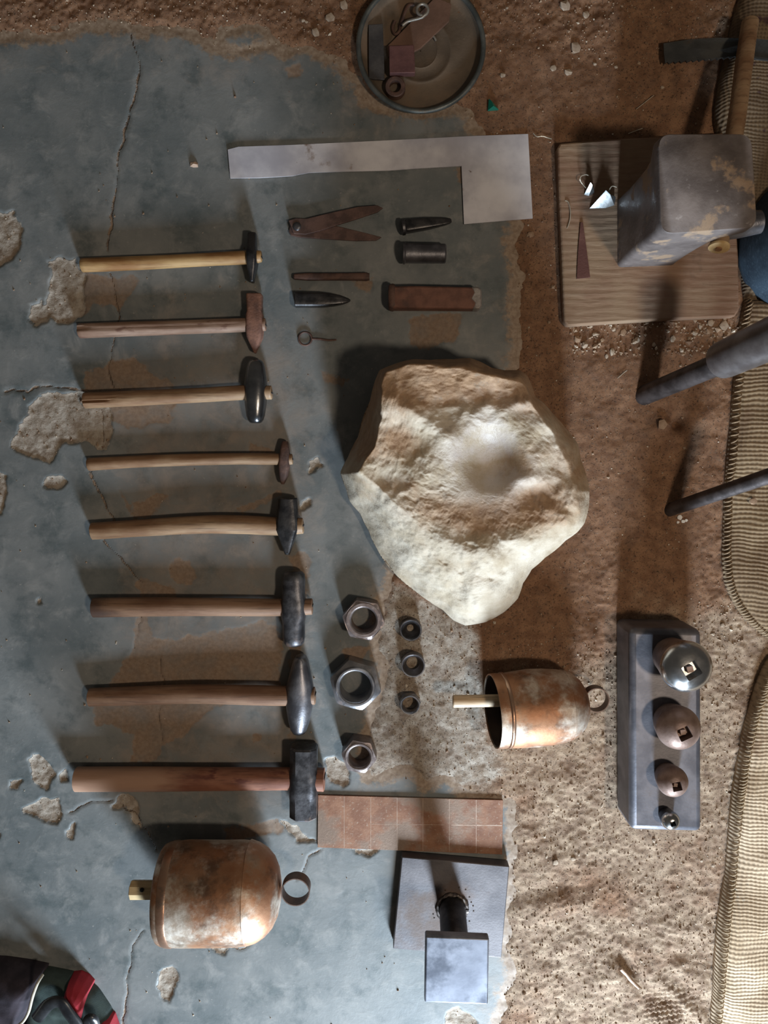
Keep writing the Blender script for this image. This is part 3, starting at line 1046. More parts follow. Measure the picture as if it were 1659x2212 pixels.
cup(887.5, 1361.5, .022, 24, 20, 8, .016, 'small dark steel ring with narrow hole, nearest the boulder', IRON)
cup(892.5, 1438, .026, 26, 22.5, 14, .016, 'small grey steel ring with bowl-shaped inside, middle of three', GREYSTEEL)
nut(886, 1523.5, .026, 16.5, 21, 24, .6, 'smallest hexagonal nut with thin shiny rim', NUTB, collar=.008, group='small steel rings beside the big nuts')

# ------------------------------------------------------------------ bells


def mat_bell():
    """fired copper blotched with pale brazing metal"""
    t = NT('fired_copper_patina')
    v = t.vec()
    n1, n2, n3 = t.noise(v, 16, 8, .6), t.noise(v, 24, 7, .62), t.noise(v, 55, 6, .65)
    col = t.mix(t.ramp(n1, .35, .65), (.33, .155, .080), (.45, .255, .15))
    col = t.mix(t.ramp(t.noise(v, 13, 8, .62), .48, .64), col, (.36, .29, .22))
    col = t.mix(t.math('MULTIPLY', t.ramp(n2, .46, .66), .8), col, (.13, .085, .062))
    pf = t.ramp(t.noise(v, 11, 8, .66), .44, .60)
    col = t.mix(pf, col, t.mix(t.ramp(n3, .35, .65), (.52, .42, .33), (.72, .66, .58)))
    t.put('Base Color', col)
    t.put('Roughness', t.math('MULTIPLY_ADD', n3, .2, .46))
    t.put('Metallic', .75)
    b = t.bump(n3, .25, .002)
    t.put('Normal', t.bump(t.noise(v, 160, 4), .2, .0008, b))
    return t.m


BELLM = mat_bell()
BELLIN = M('bell_inside_shade', (.028, .018, .014), (.06, .036, .025), 30, rough=.75, metal=.3)
RINGM = M('bell_loop_iron', (.10, .065, .05), (.17, .115, .09), 50, rough=.5, metal=.7, bump=.3)


def bell(label, um, vm, ue, ve, z, ze, rpx, prof, ring, clap, clapmat, clapn, seed, label_cl):
    A, B = P(um, vm, z), P(ue, ve, ze)
    L = np.linalg.norm(B - A)
    d = (B - A) / L
    m = mpp((um + ue) / 2, (vm + ve) / 2, z)
    R = rpx * m
    t = thing('bell', label, 'bell', ((A + B) / 2 * np.array((1, 1, 0))), 'copper bells lying on their sides')
    body = [(q * L, r * R) for q, r in prof['body']]
    th = .0022
    outer = body
    inner = [(q, r - th) for q, r in body[::-1]]
    V, F = lathe(A, d, outer + inner, 72, loop=True, wob=.035, seed=seed)
    b = mk('body', V, F, BELLM, t, 50)
    lin = [(q + .002, r - th - .0005) for q, r in body]  # liner added inside the body, coloured dark for the shade in the mouth
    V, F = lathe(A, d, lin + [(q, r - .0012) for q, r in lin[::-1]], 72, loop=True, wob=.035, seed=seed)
    mk('mouth_shade_liner', V, F, BELLIN, t, 60, label='inside wall coloured dark for the mouth shade')
    cap = [(q * L, r * R) for q, r in prof['cap']]
    V, F = lathe(A, d, cap, 72, wob=.03, seed=seed + 2)
    mk('crown', V, F, BELLM, t, 60)
    rb = [(q * L, r * R) for q, r in prof['rib']]
    V, F = lathe(A, d, rb + [(q, r - .003) for q, r in rb[::-1]], 72, loop=True, wob=.035, seed=seed)
    mk('rim_band', V, F, M('rim_band_copper', (.36, .20, .13), (.46, .30, .21), 25, rough=.34, metal=.8, c3=(.20, .16, .13), s3=14, bump=.2), t, 60)
    (u0, v0), (u1, v1), wpx, zc = clap
    a0, a1 = P(u0, v0, zc), P(u1, v1, zc)
    r_ = wpx * .5 * mpp(u0, v0, zc)
    dd = (a1 - a0) / np.linalg.norm(a1 - a0)
    V, F = lathe(a0, dd, [(-.0008, r_ * .85), (.0006, r_), (np.linalg.norm(a1 - a0), r_ * .96)], clapn)
    c = mk('clapper', V, F, clapmat, t, 40, label=label_cl)
    (uc, vc), rr, zr, hh = ring
    cc = P(uc, vc, zr)
    mr = mpp(uc, vc, zr)
    ro = rr * mr
    V, F = lathe((cc[0], cc[1], zr - hh), (0, 0, 1), [(0, ro), (hh, ro), (hh, ro - .0016), (0, ro - .0016)], 56, loop=True)
    mk('hanging_loop', V, F, RINGM, t, 35)
    return t, c


bell('smaller copper bell lying mouth-left beside the long steel block', 1064, 1536, 1269, 1519, .064, .046, 83,
     {'body': [(0, .955), (.012, .965), (.06, .965), (.12, .955), (.2, .97), (.4, 1.0), (.55, .99), (.7, .945), (.76, .91)],
      'cap': [(.755, .925), (.77, .915), (.84, .83), (.91, .68), (.96, .47), (.99, .22), (1.0, .03)],
      'rib': [(.10, .966), (.112, .984), (.128, .984), (.14, .968)]},
     ((1290, 1513), 27, .062, .019), ((979, 1515), (1150, 1512), 27, .062), wood('pale_clapper_wood', (.66, .50, .33), (.50, .33, .18)), 20, 3, 'pale round wooden clapper')
t_b, c_b = bell('larger brown copper bell with wooden clapper stub lying at lower left', 354, 1929, 608, 1925, .080, .078, 106,
                {'body': [(-.012, .90), (0, .94), (.03, .975), (.10, .99), (.2, 1.0), (.5, .995), (.66, .985), (.735, .965)],
                 'cap': [(.725, .985), (.74, .975), (.80, .93), (.87, .83), (.93, .68), (.97, .48), (.99, .26), (1.0, .03)],
                 'rib': [(.045, .985), (.06, .998), (.10, 1.006), (.115, .99)]},
                ((638, 1928), 31, .095, .022), ((284, 1922), (420, 1922), 41, .077), wood('clapper_block_wood', (.60, .46, .26), (.46, .31, .15)), 8, 9, 'squared wooden clapper with a dark knot')
kp = P(306, 1923, .077 + .0148)
V, F = lathe(kp - np.array((0, 0, .002)), (0, 0, 1), [(0, .0034), (.0021, .0034), (.0026, .0022)], 14)
mk('knot', V, F, BLACK, c_b)

# ------------------------------------------------------------------ long steel block with dome heads
ZB = zmatch(1331, 1748, 0.002, 1362, 1795)
BLK = [(1361, 1357), (1516.5, 1360), (1517, 1799), (1362, 1795)]


def block():
    V, F = prism(BLK, ZB, .0)
    mk('steel_block', V, F, M('grey_blue_block_steel', (.115, .118, .14), (.19, .19, .215), 26, 7, rough=.48, metal=.6, c3=(.13, .11, .105), s3=13, lo3=.56, hi3=.72, rough3=.6, metal3=.4, bump=.2),
       None, 30, bevel=.010, seg=3, label='long grey steel block carrying four dome-shaped heads', cat='steel block')


block()


def dome(u, v, rpx, zeq, ztop, rbase, label, capmat, lowmat, notch, nrot, ubase=None, sharp=False):
    """a mushroom-shaped head standing on the block; (u,v) and rpx give its widest circle at height zeq"""
    c = P(u, v, zeq)
    R = rpx * mpp(u, v, zeq)
    z0 = ZB
    t = thing('dome_head', label, 'forming head', (c[0], c[1], z0), 'dome heads standing on the steel block')
    H = ztop - zeq
    low = [(z0, rbase * R), (z0 + .003, rbase * R * 1.03)]
    for k in (.3, .55, .8):
        q = z0 + (zeq - z0) * k
        low.append((q, R * (rbase + (1 - rbase) * k ** (1.2 if sharp else .75))))
    low.append((zeq - .0003, R))
    V, F = lathe((c[0], c[1], 0), (0, 0, 1), [(q, r) for q, r in low], 64)
    mk('lower_cone', V, F, lowmat, t, 60)
    nn = 64
    a = np.arange(nn) * 2 * math.pi / nn
    hs = notch * R
    sq = hs / np.maximum(np.abs(np.cos(a - nrot)), np.abs(np.sin(a - nrot)))
    rings = []
    for k in range(0, 15):
        f = k / 14
        al = f * math.pi / 2
        rc = R * math.cos(al) ** .92
        zz = zeq + H * math.sin(al)
        if rc > hs * 1.55:
            rings.append(np.stack([c[0] + np.cos(a) * rc, c[1] + np.sin(a) * rc, np.full(nn, zz)], -1))
    ztp = zeq + H * math.sqrt(max(0, 1 - (hs * 1.2 / R) ** 2))
    for dz in (0, -.014):
        rings.append(np.stack([c[0] + np.cos(a) * sq, c[1] + np.sin(a) * sq, np.full(nn, ztp + dz)], -1))
    V, F = loft(rings, False)
    F.append(tuple(range((len(rings) - 1) * nn, len(rings) * nn)))
    mk('dome', V, F, capmat, t, 40)
    # square tang sunk in the hole
    q = hs * .55
    e = nrot + .5
    pts = [(c[0] + math.cos(e + i * math.pi / 2) * q, c[1] + math.sin(e + i * math.pi / 2) * q) for i in range(4)]
    V = np.array([(x, y, ztp - .013) for x, y in pts] + [(x, y, ztp - .006) for x, y in pts])
    F = [(4, 5, 6, 7), (0, 1, 5, 4), (1, 2, 6, 5), (2, 3, 7, 6), (3, 0, 4, 7)]
    mk('tang', V, F, lowmat, t, 30)


CHROME = M('polished_dome_steel', (.42, .44, .46), (.60, .61, .62), 30, rough=.24, metal=1.0, c3=(.30, .27, .23), s3=30, lo3=.58, hi3=.7, rough3=.4, bump=.08)
DOMEB = M('pinkish_brown_iron', (.19, .125, .10), (.28, .20, .17), 40, rough=.52, metal=.45, c3=(.17, .105, .08), s3=25, lo3=.5, hi3=.66, bump=.3)
dome(1481, 1439, 56, ZB + .062, ZB + .088, .74, 'largest dome head with polished silver cap on the steel block', CHROME, DOMEB, .30, .55, sharp=True)
dome(1464, 1571, 47, ZB + .036, ZB + .066, .78, 'large egg-shaped brown dome head, second from the block top', DOMEB, DOMEB, .29, .45)
dome(1452, 1687, 33, ZB + .027, ZB + .050, .78, 'medium egg-shaped brown dome head, third along the steel block', DOMEB, DOMEB, .30, .2)
dome(1447.5, 1771.5, 20, ZB + .020, ZB + .034, .80, 'smallest shiny dome head at the lower end of the steel block', CHROME, IRON, .28, .3, sharp=True)

# ------------------------------------------------------------------ scribed rusty plate and small post anvil
zp = .0045
t = thing('scribed_plate', 'flat rusty rectangular plate scribed with a grid, below the largest hammer', 'metal plate', P(886, 1780, 0))
mk('plate', *prism([(687, 1717.6), (1086.7, 1728.6), (1085, 1846), (686, 1830.5)], zp, .0005),
   M('orange_brown_rust_plate', (.20, .088, .048), (.28, .140, .080), 45, 8, rough=.55, metal=.20, c3=(.27, .195, .15), s3=11, lo3=.50, hi3=.62, rough3=.42, metal3=.5, c4=(.33, .24, .18), s4=240, lo4=.58, hi4=.70, bump=.25), t, 30, bevel=.0004)
SCR = M('scratched_bright_line', (.48, .34, .26), (.58, .46, .38), 60, rough=.4, metal=.6, bump=0)
for x in (330, 513, 695, 873, 1055, 1240):
    u = 640 + x / 3.19
    f = (u - 687) / 400
    y0, y1 = 1717.6 + f * 11 + 1, 1830.5 + f * 15.5 - 1
    mk('scribe_line', *prism([(u - .45, y0), (u + .45, y0), (u + .45, y1), (u - .45, y1)], zp + .00012, zp - .0002), SCR, t)
for x0, x1, w_ in ((800, 960, .35), (975, 1084, .8)):
    f0, f1 = (x0 - 687) / 400, (x1 - 687) / 400
    ya, yb = 1778.5 + f0 * 5, 1778.5 + f1 * 5
    mk('scribe_line', *prism([(x0, ya - w_), (x1, yb - w_), (x1, yb + w_), (x0, ya + w_)], zp + .00012, zp - .0002), SCR, t)

zpl = .022
st_base = (977, 1962)
ztop = zmatch(977, 1962, zpl, 987, 2096)
t = thing('post_anvil', 'small square-topped steel post anvil welded on a base plate', 'anvil', P(*st_base, 0))
BASEM = M('brownish_grey_base_plate', (.095, .09, .098), (.15, .142, .15), 20, 7, rough=.5, metal=.5, c3=(.12, .085, .07), s3=9, lo3=.48, hi3=.66, rough3=.6, metal3=.4, bump=.2)
mk('base_plate', *prism([(868, 1851), (1100.5, 1871.5), (1083, 2069.5), (849, 2049.5)], zpl, .001), BASEM, t, 30, bevel=.0015)
c = P(*st_base, zpl)
c2 = P(987, 2096, ztop)
V, F = lathe((c[0], c[1], zpl - .001), (c2 - c) * np.array((1, 1, 1)), [(0, .0235), (.004, .0228), (ztop - zpl - .006, .0225)], 40)
mk('post', V, F, BLACKSTEEL, t, 40)
wv = []
for i in range(16):
    a = i * 2 * math.pi / 16
    wv.append((c[0] + math.cos(a) * .0255, c[1] + math.sin(a) * .0255, zpl + .002))
wv.append(wv[0])
V, F = tube(spline(wv, 4), .0030, 10, cap=False, wob=1.0, seed=5)
mk('weld_bead', V, F, M('weld_metal', (.07, .055, .05), (.20, .18, .165), 160, rough=.5, metal=.7, bump=.6, bscale=300), t)
mk('anvil_face', *prism([(919, 2022), (1057, 2028), (1054, 2171), (917, 2166)], ztop, ztop - .016),
   M('blue_polished_face', (.15, .165, .205), (.24, .26, .31), 16, 5, rough=.46, metal=.55, c3=(.065, .075, .10), s3=13, lo3=.42, hi3=.62, bump=.06), t, 30, bevel=.0028, seg=3)
RIVET = M('dark_weld_spot', (.02, .015, .012), (.05, .03, .02), 90, rough=.8)
rv = None
for (u, v) in ((1014, 1938), (1018, 1949), (1022, 1957), (1023, 1968), (1014, 1990), (936, 1975), (938, 1983), (1006, 1922), (992, 1917), (962, 1923)):
    p = P(u, v, zpl)
    if rv is None:
        V, F = lathe(p - np.array((0, 0, .0006)), (0, 0, 1), [(0, .0017), (.0009, .0014), (.0012, .0006)], 10)
        rv = mk('weld_spatter', V, F, RIVET, t)
        rp = p
    else:
        share(rv, t, p - rp)

# ------------------------------------------------------------------ L-shaped sheet
mk('sheet_metal', *prism([(492, 323), (515, 317), (631, 313), (820, 304), (1015, 294), (1140.8, 289.3), (1150.7, 471.5), (1075, 478), (1002.4, 484), (997, 358.5), (900, 364), (838.8, 368.4), (720, 371), (667, 373), (645, 377), (631, 380), (560, 384), (497.5, 384.7)], .004, .002),
   M('pale_galvanised_sheet', (.44, .44, .50), (.74, .74, .79), 11, 7, rough=.6, metal=.1, c3=(.27, .20, .17), s3=13, lo3=.60, hi3=.68, rough3=.8, metal3=.1, c4=(.20, .16, .15), s4=60, lo4=.68, hi4=.74, bump=.08, bscale=60),
   None, 30, label='pale L-shaped sheet metal strip with a square end', cat='sheet metal')

# ------------------------------------------------------------------ punches and small tools
t = thing('divider', 'dark rusty folding divider with two pointed legs', 'divider', P(700, 485, 0))
DIV = M('divider_rust', (.095, .060, .053), (.165, .10, .085), 50, rough=.62, metal=.4, bump=.35)
mk('upper_leg', *prism([(623, 476), (640, 471), (662, 472), (720, 458), (775, 446), (815, 443), (827, 449), (815, 458), (770, 473), (728, 486), (690, 499), (660, 506), (634, 504)], .0105, .0058), DIV, t, 30, bevel=.0008)
mk('lower_leg', *prism([(623, 500), (632, 472), (655, 474), (690, 482), (732, 489), (790, 503), (824, 512), (812, 519), (770, 520), (700, 516), (645, 512), (628, 508)], .0055, .0008), DIV, t, 30, bevel=.0008)
p = P(641.2, 489, .0105)
V, F = lathe((p[0], p[1], .001), (0, 0, 1), [(0, .007), (.0098, .007), (.0112, .0058), (.0118, .003)], 24)
mk('rivet', V, F, IRON, t)

# headed taper punch
t = thing('taper_punch', 'short black tapered punch with flattened head', 'punch', P(920, 488, 0))
z = .011
a, b = P(876, 490, z), P(975, 477, z * .55)
d, s_, w_ = frame(b - a)
L = np.linalg.norm(b - a)
rings = []
for q, hw, hh in ((0, .0095, .0095), (.05, .010, .010), (.5, .0085, .0085), (.85, .0058, .0052), (.97, .004, .0035), (1, .0025, .002)):
    x, y = superell(hw, hh, 5)
    rings.append(a + d * L * q + np.outer(x, s_) + np.outer(y, w_))
mk('shank', *loft(rings), BLACKSTEEL, t, 30)
V, F = lathe(a - d * .008, d, [(0, .010), (.002, .0128), (.006, .0130), (.0085, .0105)], 24, wob=.08)
mk('struck_head', V, F, IRON, t)

# steel cylinder
z = .0165
a, b = P(870, 547, z), P(963, 548, z)
d = (b - a) / np.linalg.norm(b - a)
L = np.linalg.norm(b - a)
V, F = lathe(a, d, [(0, .0145), (0.0004, .0175), (.003, .0178), (.005, .0160), (L * .5, .0158), (L - .002, .0155), (L, .0140)], 40)
mk('steel_cylinder', V, F, GREYSTEEL, None, 35, label='short grey steel cylinder lying beside the sheet metal strip', cat='punch')

# flat chisel
z = .0065
a, b = P(634, 598, z), P(798, 598, z)
d, s_, w_ = frame(b - a)
L = np.linalg.norm(b - a)
rings = []
for q, hw, hh in ((0, .003, .003), (.015, .0045, .0050), (.2, .0060, .0062), (.5, .0058, .0064), (.8, .0060, .0062), (.96, .0065, .0064), (1, .0055, .0055)):
    x, y = superell(hw, hh, 3.2)
    rings.append(a + d * L * q + np.outer(x, s_) + np.outer(y, w_))
mk('rod_chisel', *loft(rings), DARKRUST, None, 35, label='thin dark rod-like chisel above the pointed square punch', cat='chisel')

# pointed square punch
z = .0115
a, b = P(637, 648, z), P(757, 649, z * .7)
d, s_, w_ = frame(b - a)
L = np.linalg.norm(b - a)
rings = []
for q, hw, hh in ((0, .0105, .0098), (.012, .0118, .011), (.5, .0112, .0105), (.7, .0095, .0088), (.86, .0066, .006), (.96, .0034, .003), (1, .0012, .001)):
    x, y = octagon(hw, hh, .30)
    rings.append(a + d * L * q + np.outer(x, s_) + np.outer(y, w_))
mk('pointed_punch', *loft(rings), BLACKSTEEL, None, 24, label='black faceted punch tapering to a bullet point', cat='punch')

# eye pin
t = thing('eye_pin', 'thin dark pin with a round loop end beside the boulder', 'pin', P(675, 732, 0))
c = P(659.3, 731.5, .003)
V, F = tube([c + np.array((math.cos(k * 2 * math.pi / 40) * .0108, math.sin(k * 2 * math.pi / 40) * .0108, 0)) for k in range(41)], .0018, 10, False)
mk('loop', V, F, DARKRUST, t)
V, F = tube(spline([P(674, 732, .003), P(690, 732.5, .003), P(710, 735, .0028), P(727, 734, .0025)], 4), [.0022, .0021, .002, .002, .0019, .0019, .0019, .0018, .0017, .0016, .0015, .0014, .001], 10)
mk('shank', V, F, DARKRUST, t)

# rusty bar with mushroomed end
t = thing('drift_bar', 'flat rusty steel bar with mushroomed end and pale worn tip', 'drift', P(940, 643, 0))
z = .015
BAR = M('bar_rust', (.145, .070, .052), (.215, .105, .076), 50, rough=.66, metal=.3, c3=(.10, .055, .045), s3=14, bump=.35)
mk('bar', *prism([(846, 618), (900, 617), (1034, 620), (1039, 628), (1039, 660), (1034, 667), (900, 666), (846, 666)], .028, .001), BAR, t, 30, bevel=.003)
mk('worn_tip', *prism([(1017, 619), (1035, 619), (1041, 626), (1041, 660), (1036, 668), (1020, 667), (1024, 655), (1015, 645), (1022, 632)], .0284, .0012),
   M('pale_bare_metal', (.24, .215, .205), (.36, .335, .32), 80, rough=.5, metal=.4, bump=.3), t, 30, bevel=.003, label='pale bare metal tip')
rings = []
for x, g in ((839, .86), (842, 1.0), (848, 1.05), (853, .98)):
    cc = P(x, 643, .0145)
    X, Y = superell(.0205 * g, .0152 * g, 4)
    rings.append(cc + np.outer(X, (0, 1, 0)) + np.outer(np.minimum(Y, .0152), (0, 0, 1)))
mk('mushroomed_end', *loft(rings), DARKRUST, t, 45)

# ------------------------------------------------------------------ round pan with scraps
cp = P(909, 100, .02)
mp_ = mpp(909, 100, .02)
t = thing('pan', 'shallow round metal pan with raised rim holding rusty scraps', 'pan', (cp[0], cp[1], 0))
Rp = 137 * mp_
PANM = M('dirty_pan_metal', (.10, .078, .058), (.17, .13, .095), 14, 8, rough=.6, metal=.25, c3=(.19, .125, .078), s3=7, lo3=.45, hi3=.65, rough3=.85, metal3=.05, bump=.35)
PANR = M('grey_green_pan_rim', (.085, .095, .092), (.16, .17, .16), 30, rough=.45, metal=.55, c3=(.14, .10, .07), s3=16, bump=.25)
zf = .006
prof = [(zf - .002, .001), (zf - .002, Rp * .90), (.010, Rp * .955), (.020, Rp * .985), (.020, Rp * .975), (.012, Rp * .94), (zf + .001, Rp * .885), (zf, Rp * .86), (zf, Rp * .52), (zf + .0016, Rp * .50), (zf + .0016, Rp * .47), (zf, Rp * .45), (zf, Rp * .28), (zf + .0010, Rp * .265), (zf, Rp * .25), (zf, .001)]
V, F = lathe((cp[0], cp[1], 0), (0, 0, 1), prof, 96, loop=True, wob=.012)
mk('dish', V, F, PANM, t, 60)
rim = [cp * np.array((1, 1, 0)) + np.array((math.cos(k * 2 * math.pi / 96) * Rp * .985, math.sin(k * 2 * math.pi / 96) * Rp * .985, .020)) for k in range(97)]
V, F = tube(rim, .0042, 12, False)
mk('rolled_rim', V, F, PANR, t, 60)
V, F = lathe((cp[0], cp[1], 0), (0, 0, 1), [(.002, Rp * .93), (.018, Rp * 1.0), (.018, Rp * .985), (.002, Rp * .915)], 96, loop=True)
mk('side_wall', V, F, PANR, t, 60)
zi = zf + .0012
mk('scrap_plate', *prism([(796, 53), (827, 51), (831, 172), (797, 170)], zi + .005, zi), M('dark_grey_scrap', (.07, .068, .072), (.12, .115, .115), 30, rough=.6, metal=.5), None, 30, bevel=.0006,
   label='dark grey rectangular strip inside the round pan', cat='metal scrap')
mk('scrap_plate', *prism([(835.6, 101), (940, -6), (975, 8), (970, 45), (908, 104), (880, 118), (839, 122)], zi + .006, zi + .001), M('brown_rust_scrap', (.15, .085, .06), (.21, .12, .085), 30, rough=.7, metal=.2), None, 30, bevel=.0005,
   label='slanting rusty brown plate inside the round pan', cat='metal scrap')
mk('scrap_block', *prism([(840, 98), (894.4, 96.4), (897, 157), (841.6, 158)], zi + .020, zi + .0062), M('maroon_scrap', (.12, .055, .055), (.17, .08, .075), 50, rough=.65, metal=.3), None, 30, bevel=.0012,
   label='dark maroon square metal block inside the round pan', cat='metal scrap')
c = P(853.7, 186, zi + .013)
V, F = lathe((c[0], c[1], zi), (0, 0, 1), [(0, .0092), (.0125, .0092), (.013, .0100), (.013, .0150), (.012, .0160), (0, .0165)], 36, loop=True)
mk('tube_collar', V, F, DARKRUST, None, 35, label='short thick tube ring at the bottom of the round pan', cat='collar')
EYE = M('pale_wire', (.26, .24, .21), (.38, .36, .32), 60, rough=.45, metal=.6)
pts = []
for k in range(0, 26):
    a = math.radians(-60 + k * 13.2)
    q = P(912.5, 21, .026)
    pts.append(q + np.array((math.cos(a) * .0088, math.sin(a) * .0088, 0)))
pts = pts[::-1]
pts = spline([P(869, 55, .020), P(881, 46, .021), P(900, 41, .024), P(913, 37, .026)], 6)[:-1] + pts[::-1]
V, F = tube(pts, .0024, 10)
mk('eye_hook', V, F, EYE, None, 60, label='pale bent wire hook with an eye lying in the round pan', cat='hook')
V, F = tube(spline([P(932, 74, .009), P(938, 80, .010), P(942, 88, .009)], 5), .0020, 8)
mk('wire_clip', V, F, EYE, None, 60, label='tiny pale wire clip in the middle of the round pan', cat='clip')
V, F = tube(spline([P(853, 45, .009), P(848, 60, .009), P(853, 74, .009), P(862, 68, .0095), P(866, 52, .0095), P(880, 14, .0095), P(895, 10, .009)], 6), .0026, 8)
mk('bent_wire', V, F, DARKRUST, None, 60, label='dark curled wire beside the eye hook in the pan', cat='wire')

# ------------------------------------------------------------------ wooden board with square iron anvil
zb = .022


def board():
    t = NT('weathered_board')
    v = t.vec()
    vg = t.vec((.08, 1, 1))
    g = t.noise(vg, 170, 6, .65)
    n = t.noise(v, 9, 6, .6)
    wv_ = t.n('ShaderNodeTexWave', wave_type='BANDS', bands_direction='Y')
    wv_.inputs['Scale'].default_value = 26
    wv_.inputs['Distortion'].default_value = 4.0
    wv_.inputs['Detail'].default_value = 2
    t.l(v, wv_.inputs['Vector'])
    col = t.mix(t.ramp(n, .35, .65), (.30, .205, .13), (.235, .135, .085))
    col = t.mix(t.math('MULTIPLY', t.ramp(g, .45, .7), .32), col, (.36, .28, .20))
    col = t.mix(t.math('MULTIPLY', t.ramp(wv_.outputs['Fac'], .55, 1.0), .10), col, (.16, .10, .065))
    col = t.mix(t.math('MULTIPLY', t.ramp(t.noise(v, 16, 6, .6), .60, .75), .6), col, (.12, .075, .05))
    t.put('Base Color', col)
    t.put('Roughness', .85)
    b = t.bump(g, .5, .002)
    t.put('Normal', t.bump(wv_.outputs['Fac'], .16, .002, b))
    mk('wooden_board', *prism([(1210, 309), (1320, 300), (1417, 295), (1560, 287), (1578, 292), (1588, 430), (1596, 560), (1597, 670), (1588, 684), (1450, 690), (1330, 697), (1226, 704), (1219, 695), (1214, 560), (1208, 420), (1204, 320)], zb, .003),
       t.m, None, 40, bevel=.003, label='weathered wooden board under the square iron anvil', cat='board')


board()
zt_ = zmatch(1334, 577, zb, 1426, 505)
ANV = M('square_anvil_iron', (.125, .105, .10), (.215, .185, .175), 22, 8, rough=.6, metal=.25, c3=(.33, .235, .16), s3=15, lo3=.525, hi3=.60, rough3=.9, metal3=0.0, c4=(.30, .27, .26), s4=70, lo4=.62, hi4=.74, bump=.4, bscale=120)


def anvil():
    top = [P(1422, 289, zt_), P(1624, 289, zt_), P(1636, 492, zt_), P(1427, 506, zt_)]
    bot = [P(1334, 428, zb), P(1452, 424, zb), P(1458, 572, zb), P(1334, 577, zb)]

    def ring(q, z, k=1.0, rr=.014):
        c = sum(q) / 4
        out = []
        for i in range(4):
            p0, p1, p2 = q[i - 1], q[i], q[(i + 1) % 4]
            p0, p1, p2 = [c + (p - c) * k for p in (p0, p1, p2)]
            a = p1 + (p0 - p1) / np.linalg.norm(p0 - p1) * rr
            b = p1 + (p2 - p1) / np.linalg.norm(p2 - p1) * rr
            for s in np.linspace(0, 1, 8):
                out.append((1 - s) ** 2 * a + 2 * s * (1 - s) * p1 + s * s * b)
        out = np.array(out)
        out[:, 2] = z
        return out
    mixq = lambda f: [b * (1 - f) + a * f for a, b in zip(top, bot)]
    H = zt_ - zb
    R = [ring(bot, zb - .001, 1.01, .008), ring(bot, zb + .006, 1.0, .008)]
    for f, g in ((.25, .02), (.5, .05), (.68, .12), (.80, .34), (.86, .78), (.885, .97)):
        R.append(ring(mixq(g), zb + H * f, 1.0, .012))
    R += [ring(top, zb + H * .93, 1.012, .018), ring(top, zb + H * .975, 1.006, .018), ring(top, zt_ - .0012, .998, .018), ring(top, zt_, .982, .016)]
    for r_ in R[8:11]:
        pass
    V, F = loft([r[::-1] for r in R])
    mk('square_anvil', V, F, ANV, None, 50, label='heavy square iron block anvil with soil-stained top on the wooden board', cat='anvil')


anvil()

# hammer leaning behind the anvil
t = thing('hammer', 'hammer with split pale handle lying behind the square anvil on sacking', 'hammer', P(1575, 400, 0), 'hammers around the square anvil')
a, b = P(1620, 48, .055), P(1553, 534, .150)
pth = [a + (b - a) * k for k in np.linspace(0, 1, 14)]
V, F = tube(pth, [.0125] * 2 + [.0128] * 12, 18, wob=.12, seed=4)
hd = mk('handle', V, F, TANWOOD, t, 50)
dd = (b - a) / np.linalg.norm(b - a)
V, F = lathe(b - dd * .002, dd, [(0, .0150), (.0035, .0148), (.004, .0138)], 28)
mk('handle_end', V, F, M('pale_cut_end', (.66, .50, .27), (.52, .35, .16), 60, rough=.6, bump=.2), t, 30)
V, F = lathe(b + dd * .0018, dd, [(0, .0046), (.0026, .0046)], 12)
mk('end_wedge', V, F, M('brown_wedge', (.22, .11, .05), (.28, .15, .07), 60, rough=.7), t)
c = b - dd * .028
V, F = lathe(c + np.array((-.03, 0, 0)), (1, 0.12, 0.05), [(0, .013), (.002, .0165), (.03, .019), (.055, .019), (.085, .0165), (.087, .013)], 24)
mk('head', V, F, GREYSTEEL, t, 40)
hs = P(1612, 60, .068)
mk('split', *prism([(1617, 48), (1619.5, 48), (1613, 90), (1611, 92)], .0672, .060), BLACK, t)

# scraps on the board
TIN = M('shiny_tin', (.42, .46, .48), (.62, .66, .68), 50, rough=.28, metal=.95, bump=.1)
THIN = M('thin_pale_wire', (.50, .44, .34), (.62, .56, .46), 60, rough=.4, metal=.6, bump=0)


def tin_cone(label, px, zs, foldpx, zf_):
    """a folded triangle of thin sheet: outline pixels with heights, plus the ridge point it is folded to"""
    A = [P(u, v, zb + z) for (u, v), z in zip(px, zs)]
    t = thing('tin_scrap', label, 'tin scrap', P(*px[0], zb), 'tin scraps on the wooden board')
    R = P(*foldpx, zb + zf_)
    n = len(A)
    V = np.array(A + [R])
    V = np.concatenate([V, V - np.array((0, .0004, .0009))])
    m = n + 1
    F = []
    for i in range(n - 1):
        F += [(i, i + 1, n), (m + i + 1, m + i, m + n), (i + 1, i, m + i, m + i + 1)]
    F += [(0, n, m + n, m), (n, n - 1, m + n - 1, m + n)]
    mk('folded_sheet', V, F, TIN, t, 20)
    return t


def hook(t, pts):
    V, F = tube(spline(pts, 5), .0009, 7)
    mk('hook_wire', V, F, THIN, t)


